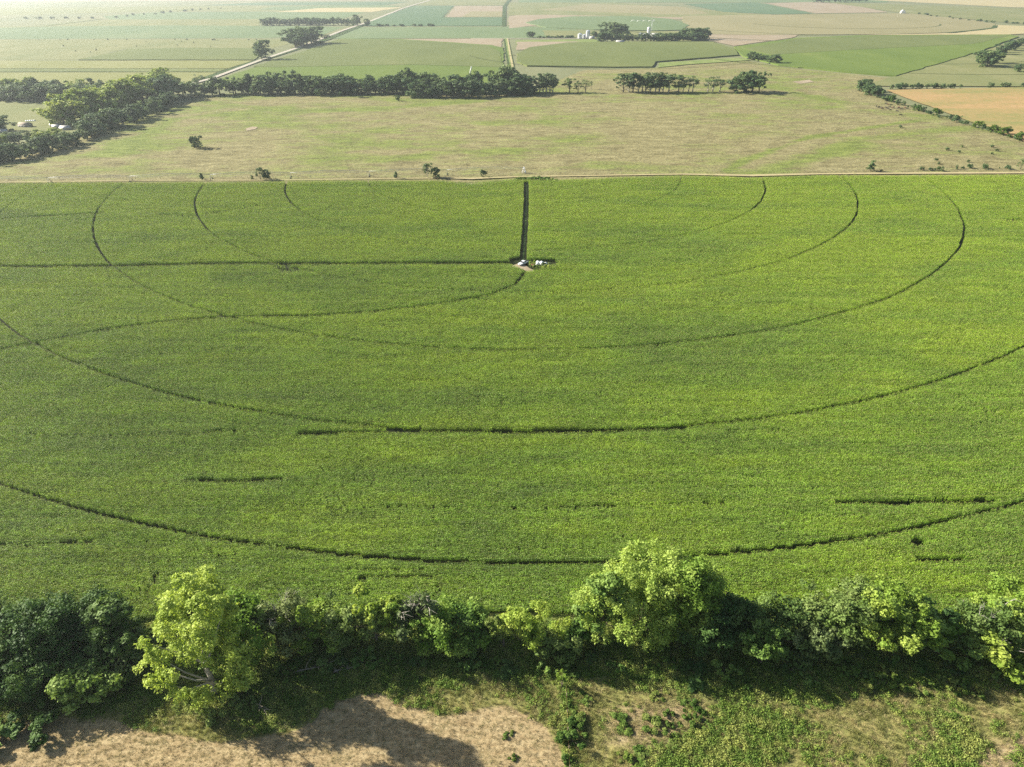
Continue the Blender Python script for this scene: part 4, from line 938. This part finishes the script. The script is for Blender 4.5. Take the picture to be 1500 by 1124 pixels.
mb = MB(); mb.tube([(1.4,0,0),(1.4,0,1.4),(1.9,0,1.7),(2.6,0,1.6)], .16, 8); part('pipe', mb, M['galv'], e); mb = MB(); mb.tube([(-.5,0,1.1),(-.5,0,2.0),(-.7,0,2.2)], .07, 6); part('exhaust', mb, M['rust'], e)
rgc = random.Random(4)
for i in range(16):
    px = 776+i*2.5; py = 390+rgc.uniform(-2.5, 6) if 4 < i < 12 else 390+rgc.uniform(-3, 5)
    if 786 < px < 801: py = max(py, 393.5)
    hh_ = rgc.uniform(1.2, 2.4)
    NT_(px, py, 0, hh_*3.4, ['weed','dusky','lime'][i % 3], 'tall weed clump in the clearing by the tanks, %s from the left' % ordn(i), cat='bush', name='bush', leaf=.3, dens=.9, ncl=8, base=0, group='weed clumps by the tanks', h=hh_)
for i in range(11):
    px = [756,760,764,768,776,783,790,797,804,809,786][i]; py = 265.5 if i != 10 else 263.5
    NT_(px, py, 0, 7, ['shrub','mid'][i % 2], 'dark green weed clump around the pivot tower, %s from the left' % ordn(i), cat='bush', name='bush', leaf=.5, dens=.8, ncl=7, base=0, group='weed clumps round the pivot tower', h=2.4)

# centre pivot irrigator parked along the far edge of the corn
e = empty('center_pivot_irrigator', (PIV[0], PIV[1], 0)); tag(e, 'long wheeled irrigation arm parked along the far corn edge', 'irrigator')
mb = MB()
for sx_ in (-1, 1):
    for sy_ in (-1, 1): mb.tube([(sx_*1.7, sy_*1.7, 0), (sx_*.35, sy_*.35, 4.4)], .09, 5)
for z in (1.0, 2.2, 3.3):
    r_ = 1.7-z*.31
    for a, b in (((-r_,-r_),(r_,-r_)),((r_,-r_),(r_,r_)),((r_,r_),(-r_,r_)),((-r_,r_),(-r_,-r_))): mb.tube([(*a, z), (*b, z)], .06, 4)
mb.tube([(0,0,0),(0,0,5.0)], .22, 10); part('pivot_tower', mb, M['white_paint'], e)
mb = MB(); mb.box((.9,-1.2,1.5), (.9,.5,1.5)); part('control_box', mb, M['white_paint'], e)
ex, ey = g(65, 271); dx, dy = ex-PIV[0], ey+4-PIV[1]; L_ = math.hypot(dx, dy); dx, dy = dx/L_, dy/L_
for k in range(7):
    a = np.array([dx*SPAN*k, dy*SPAN*k, 4.3 if k == 0 else 3.9]); b = np.array([dx*SPAN*(k+1), dy*SPAN*(k+1), 3.9]); mb = MB()
    arc = [a+(b-a)*t_+np.array([0,0,1.1*math.sin(math.pi*t_)]) for t_ in np.linspace(0,1,9)]; mb.tube(arc, .10, 6)
    nrm = np.array([-dy, dx, 0]); low = [[p+nrm*s_*.9-np.array([0,0,1.2]) for p in arc[1:-1]] for s_ in (-1, 1)]
    for s_ in (0, 1):
        mb.tube([arc[0]]+low[s_]+[arc[-1]], .035, 4)
        for i, p in enumerate(low[s_]): mb.tube([arc[i+1], p], .035, 4, cap=False); mb.tube([p, arc[i+2]], .025, 4, cap=False)
    for i in range(len(low[0])): mb.tube([low[0][i], low[1][i]], .03, 4, cap=False)
    part('span', mb, M['galv_dull'], e)
    mb = MB(); c_ = b
    for s_ in (-1, 1):
        f = c_*np.array([1,1,0])+nrm*s_*2.0+np.array([0,0,.6]); mb.tube([c_, f], .07, 5)
        mb.tube([c_+np.array([dx,dy,0])*1.5*s_, f], .05, 4, cap=False)
    mb.tube([c_*np.array([1,1,0])+nrm*-2.2+np.array([0,0,.7]), c_*np.array([1,1,0])+nrm*2.2+np.array([0,0,.7])], .1, 5); tw_ = part('drive_tower', mb, M['galv_dull'], e)
    for s_ in (-1, 1):
        f = c_*np.array([1,1,0])+nrm*s_*2.0+np.array([0,0,.65]); mb = MB(); ax_ = np.array([dx,dy,0])*.18; mb.tube([f-ax_, f+ax_], .65, 14); part('wheel', mb, M['rubber'], tw_)
# boundary fence behind the corn
fx = gp([(-60,266),(200,263.5),(400,262.5),(650,259.5),(760,257.5),(1000,254.5),(1200,253.5),(1560,252)]); fe = empty('pasture_fence', (fx[0][0], fx[0][1], 1.0)); tag(fe, 'thin post and wire fence between corn and pasture', 'fence')
L = np.r_[0, np.cumsum(np.hypot(*np.diff(fx, axis=0).T))]; n = 90; pm = MB(); pm.tube([(0,0,-1),(0,0,1.3)], .09, 5); pme = pm.me('post', M['wood']); loc = []
for i in range(n):
    s = L[-1]*i/(n-1); x = np.interp(s, L, fx[:,0]); y = np.interp(s, L, fx[:,1]); p = obj('post', pme, fe, (x-fx[0][0], y-fx[0][1], 0)); loc.append((x-fx[0][0], y-fx[0][1]))
for z in (.5, .85, 1.15): mb = MB(); mb.tube([(a, b, z) for a, b in loc], .012, 3); part('wire', mb, M['galv_dull'], fe)

# far centre pivot on the round green field behind the farm
x, y = g(958, 33); x2, y2 = g(925, 32.5); e = empty('center_pivot_irrigator', (x, y, 0)); tag(e, 'pale irrigation arm on the round field behind the farm', 'irrigator')
mb = MB(); v_ = np.array([x2-x, y2-y, 0]); 
for k in range(4):
    a = v_*k/4+[0,0,4]; b = v_*(k+1)/4+[0,0,4]; mb.tube([a, (a+b)/2+[0,0,1.2], b], .35, 5)
part('span', mb, M['white_paint'], e); mb = MB(); mb.tube([(-2,-2,0),(0,0,6)], .3, 5); mb.tube([(2,2,0),(0,0,6)], .3, 5); mb.tube([(2,-2,0),(0,0,6)], .3, 5); mb.tube([(-2,2,0),(0,0,6)], .3, 5); mb.box((0,0,6.2), (2.2,2.2,1.8)); part('pivot_tower', mb, M['white_paint'], e)
for k in range(1, 5):
    c_ = v_*k/4; mb = MB(); mb.tube([c_+[0,-3,0], c_+[0,0,4]], .25, 4); mb.tube([c_+[0,3,0], c_+[0,0,4]], .25, 4); part('drive_tower', mb, M['galv'], e)
# white upright object beyond the middle treeline
x, y = g(688.5, 112); e = empty('grain_auger', (x, y, 0)); tag(e, 'white slanting auger standing in the green field behind the treeline', 'auger')
mb = MB(); mb.tube([(-1.2,0,.8),(2.6,1,12.5)], .75, 8); part('tube', mb, M['white_paint'], e); mb = MB(); mb.tube([(-2.5,1.5,0),(1.2,.5,8)], .12, 5); mb.tube([(3.0,1.5,0),(1.2,.5,8)], .12, 5); mb.box((-1.4,0,.7), (1.8,1.4,1.2), top=(2.4,2.0)); part('frame', mb, M['galv'], e)

# ------------------------------------------------------------ farmsteads
def bin_(px, py, r_, h_, mat, lb, name='grain_bin', cat='grain bin', roof=.45, group='grain bins'):
    x, y = g(px, py); e = empty(name, (x, y, 0)); tag(e, lb, cat, group)
    mb = MB(); prof = [(r_, 0)]
    for k in range(int(h_)): prof += [(r_*1.012, k+.5), (r_, k+1.0)]
    mb.lathe(prof, n=28); part('wall', mb, M[mat], e)
    mb = MB(); hh = prof[-1][1]
    mb.lathe([(r_*1.04, hh), (r_*.7, hh+r_*roof*.5), (r_*.3, hh+r_*roof*.85), (.4, hh+r_*roof)] if name != 'silo' else [(r_*1.02, hh), (r_*.92, hh+r_*.4), (r_*.6, hh+r_*.78), (0, hh+r_*.95)], n=28); rf = part('roof', mb, M['galv' if name != 'silo' else 'white_paint'], e, smooth=(name == 'silo'))
    if name != 'silo': mb = MB(); mb.lathe([(.5, hh+r_*roof-.1), (.5, hh+r_*roof+.4), (0, hh+r_*roof+.5)], n=10); part('cap', mb, M['galv_dull'], rf)
    mb = MB(); mb.box((0, -r_-.02, 1.1), (.9, .12, 2.0)); part('door', mb, M['galv_dull'], e)
def shed(px, py, w_, d_, h_, rz, wall, roofm, lb, name='shed', cat='shed', group=None, rise=.28, vault=False, world=None):
    x, y = world or g(px, py); e = empty(name, (x, y, 0), rz); tag(e, lb, cat, group)
    mb = MB(); mb.box((0,0,h_/2), (w_, d_, h_)); 
    for s_ in (-1, 1): mb.add([(s_*w_/2, -d_/2, h_), (s_*w_/2, d_/2, h_), (s_*w_/2, 0, h_+d_*rise)], t=[(0,1,2)] if s_ > 0 else [(0,2,1)])
    part('wall', mb, M[wall], e)
    mb = MB(); o_ = .4
    if vault:
        n = 12; ang = np.linspace(0, math.pi, n+1); V = [(s_*(w_/2+o_), -math.cos(a)*(d_/2+o_), h_*.2+math.sin(a)*(d_*.55+h_*.4)) for s_ in (-1, 1) for a in ang]
        mb.add(V, [(i, i+1, n+2+i, n+1+i) for i in range(n)])
        mb.add([V[i] for i in range(n+1)]+[(-(w_/2+o_), 0, 0)], t=[(i, n+1, i+1) for i in range(n)]); mb.add([V[n+1+i] for i in range(n+1)]+[((w_/2+o_), 0, 0)], t=[(i, i+1, n+1) for i in range(n)])
    else:
        k = h_+d_*rise+.12; lo = h_-o_*rise*2+.12
        for th in (0, .12): pass
        V = [(-w_/2-o_, -d_/2-o_, lo), (w_/2+o_, -d_/2-o_, lo), (w_/2+o_, 0, k), (-w_/2-o_, 0, k), (w_/2+o_, d_/2+o_, lo), (-w_/2-o_, d_/2+o_, lo)]; V += [(a, b, c_-.1) for a, b, c_ in V]
        mb.add(V, [(0,1,2,3),(3,2,4,5),(6,9,8,7),(9,11,10,8),(0,6,7,1),(5,4,10,11),(1,7,8,2),(2,8,10,4),(0,3,9,6),(3,5,11,9)])
    part('roof', mb, M[roofm], e)
    mb = MB(); mb.box((w_*.15, -d_/2-.03, min(h_*.42, 1.8)), (min(3.4, w_*.3), .1, min(h_*.84, 3.4))); part('door', mb, M['siding_grey'], e)
    for s_ in (-.33, .38): mb = MB(); mb.box((w_*s_, -d_/2-.03, h_*.55), (1.1, .08, .9)); part('window', mb, M['glass'], e)
bin_(849.5,57,5.2,9,'galv','left squat grain bin with a bright sunlit side, at the left farmstead')
bin_(856,56.5,4.2,7,'galv_dull','small dull grain bin between two bigger ones at the left farmstead')
bin_(861,56.8,4.6,15,'galv','tallest ribbed grain bin at the left farmstead')
shed(867,57.6,10,8,3.6,R(5),'siding','roof_pale','small cream house right of the left farmstead bins','farm_house','house')
shed(891.5,56,13,10,5,R(-4),'siding_grey','roof_pale','pale-roofed shed left of the big farm clump')
bin_(938,55.5,4.6,8,'galv','short bright bin at the left of the right farmstead')
bin_(944,56,3.6,8,'galv','slim bright bin next to the white silo')
bin_(949.5,56,3.6,19,'white_paint','tall white domed silo of the right farmstead','silo','silo')
shed(960,55,22,11,5.5,R(2),'white_paint','roof_pale','long white barn right of the domed silo','barn','barn')
shed(983,55.5,9,7,4,R(12),'white_paint','roof_pale','small white outbuilding half hidden by the windbreak')
shed(908,63.2,16,7,3,R(1),'siding_grey','roof_pale','low grey shed in front of the windbreak left part')
shed(1322,20.2,17,14,6,R(75),'white_paint','white_paint','bright white arched shed alone on the far plain','quonset_shed','shed',vault=True)
x, y = g(953.5, 54); e = empty('lattice_mast', (x, y, 0)); tag(e, 'thin tall lattice mast behind the white silo', 'mast')
mb = MB(); hm = 34
for k in range(3):
    a = k*2.094; mb.tube([(1.6*math.cos(a), 1.6*math.sin(a), 0), (.35*math.cos(a), .35*math.sin(a), hm)], .10, 4)
    for j in range(11):
        z0, z1 = hm*j/11, hm*(j+1)/11; r0, r1 = 1.6-1.25*j/11, 1.6-1.25*(j+1)/11; a2 = a+2.094; mb.tube([(r0*math.cos(a), r0*math.sin(a), z0), (r1*math.cos(a2), r1*math.sin(a2), z1)], .06, 3, cap=False)
part('lattice', mb, M['galv_dull'], e); mb = MB(); mb.tube([(0,0,hm),(0,0,hm+3)], .08, 5); part('antenna', mb, M['galv'], e)
# left farmyard
sheet('bare_yard', [(60,197),(72,190),(86,188),(104,189),(100,197),(82,205),(62,207)], 'dirt', z=.6)
sheet('bare_yard', [(2,187),(20,179),(48,177),(58,181),(40,186),(14,190)], 'dirt', z=.62)
shed(84.5,189,7,5,2.6,R(25),'siding_grey','roof_pale','white-roofed shed on the pale yard among farmyard trees')
shed(97,191.5,8,6,2.8,R(10),'siding','roof_pale','cream-roofed shed right of the white-roofed one')
shed(80,186.5,6,4,2.6,R(15),'siding_grey','white_paint','narrow white-roofed lean-to behind the yard sheds')
shed(38,187,11,6,3,R(-10),'siding_grey','wood','long dark-roofed shed left of the farmyard trees')
shed(6,196,6,5,2.6,R(30),'siding','roof_pale','little cream hut near the left edge')
shed(18,207,4.5,3.5,2.4,R(30),'siding','white_paint','tiny white-roofed hut inside the thicket')
shed(2,214,9,7,3,R(20),'siding_grey','roof_pale','pale-roofed house corner at the left edge below the hut','farm_house','house')
for i in range(5):
    x, y = g(39.5+i*3.0, 179.4-i*.12); mb = MB(); mb.tube([(-.8,0,.8),(.8,0,.8)], .8, 16); tag(obj('hay_bale', mb.me('hay_bale', M['tarp']), loc=(x, y, .4), rz=.2+.1*i), 'white-wrapped round bale in the farmyard row, %s from the left' % ordn(i), 'hay bale', 'row of wrapped bales')

# ------------------------------------------------------------ cattle
def cow_mesh(mat):
    """one continuous body grown with the skin modifier"""
    J = [(-1.05,0,1.15,.34),(-.5,0,1.1,.42),(.1,0,1.05,.43),(.6,0,1.12,.38),(1.0,0,1.15,.22),(1.35,0,.95,.15),(1.6,0,.62,.13),(1.8,0,.42,.09),
         (-.95,.24,.8,.17),(-1.0,.26,.5,.08),(-1.05,.26,.05,.07),(-.95,-.24,.8,.17),(-.85,-.26,.5,.08),(-.9,-.26,.05,.07),
         (.62,.24,.75,.14),(.62,.25,.4,.07),(.66,.25,.05,.07),(.55,-.24,.75,.14),(.5,-.25,.4,.07),(.54,-.25,.05,.07),(-1.36,0,1.05,.05),(-1.42,0,.5,.035)]
    E_ = [(0,1),(1,2),(2,3),(3,4),(4,5),(5,6),(6,7),(0,8),(8,9),(9,10),(0,11),(11,12),(12,13),(3,14),(14,15),(15,16),(3,17),(17,18),(18,19),(0,20),(20,21)]
    me = bpy.data.meshes.new('cow'); me.from_pydata([j[:3] for j in J], E_, []); o = bpy.data.objects.new('cowtmp', me); col.objects.link(o)
    sk = o.modifiers.new('s', 'SKIN'); o.modifiers.new('u', 'SUBSURF').levels = 1
    for i, j in enumerate(J): me.skin_vertices[0].data[i].radius = (j[3], j[3]); 
    me.skin_vertices[0].data[1].use_root = True
    dg = bpy.context.evaluated_depsgraph_get(); out = bpy.data.meshes.new_from_object(o.evaluated_get(dg)); bpy.data.objects.remove(o)
    out.materials.clear(); out.materials.append(mat); out.name = 'cow'; return out
cm = [cow_mesh(M['hide']), cow_mesh(M['hide_red'])]
cp = [(330,310),(350,318),(375,322),(295,350),(330,345),(345,352),(370,368),(398,340),(437,350),(455,355),(470,352),(510,350),(425,375),(455,410),(250,335),(300,352),(362,340),(385,345),(270,343),(490,345),(440,342)]
cp.sort()
for i, (a, b) in enumerate(cp):
    x, y = g(1240+a/5.77, 100+b/5.77); o = obj('cow', cm[i % 4 == 3], None, (x, y, PZ(x, y)+.02), rnd.random()*6.28, 1.15)
    tag(o, '%s cow in the herd near the slanting hedge, %s counted from left' % ('brown' if i % 4 == 3 else 'black', ordn(i)), 'cow', 'cattle herd in the right pasture')

for o in scene.objects:
    if 'label' in o and len(o['label'].split()) > 16: print('LONG', o['label'])
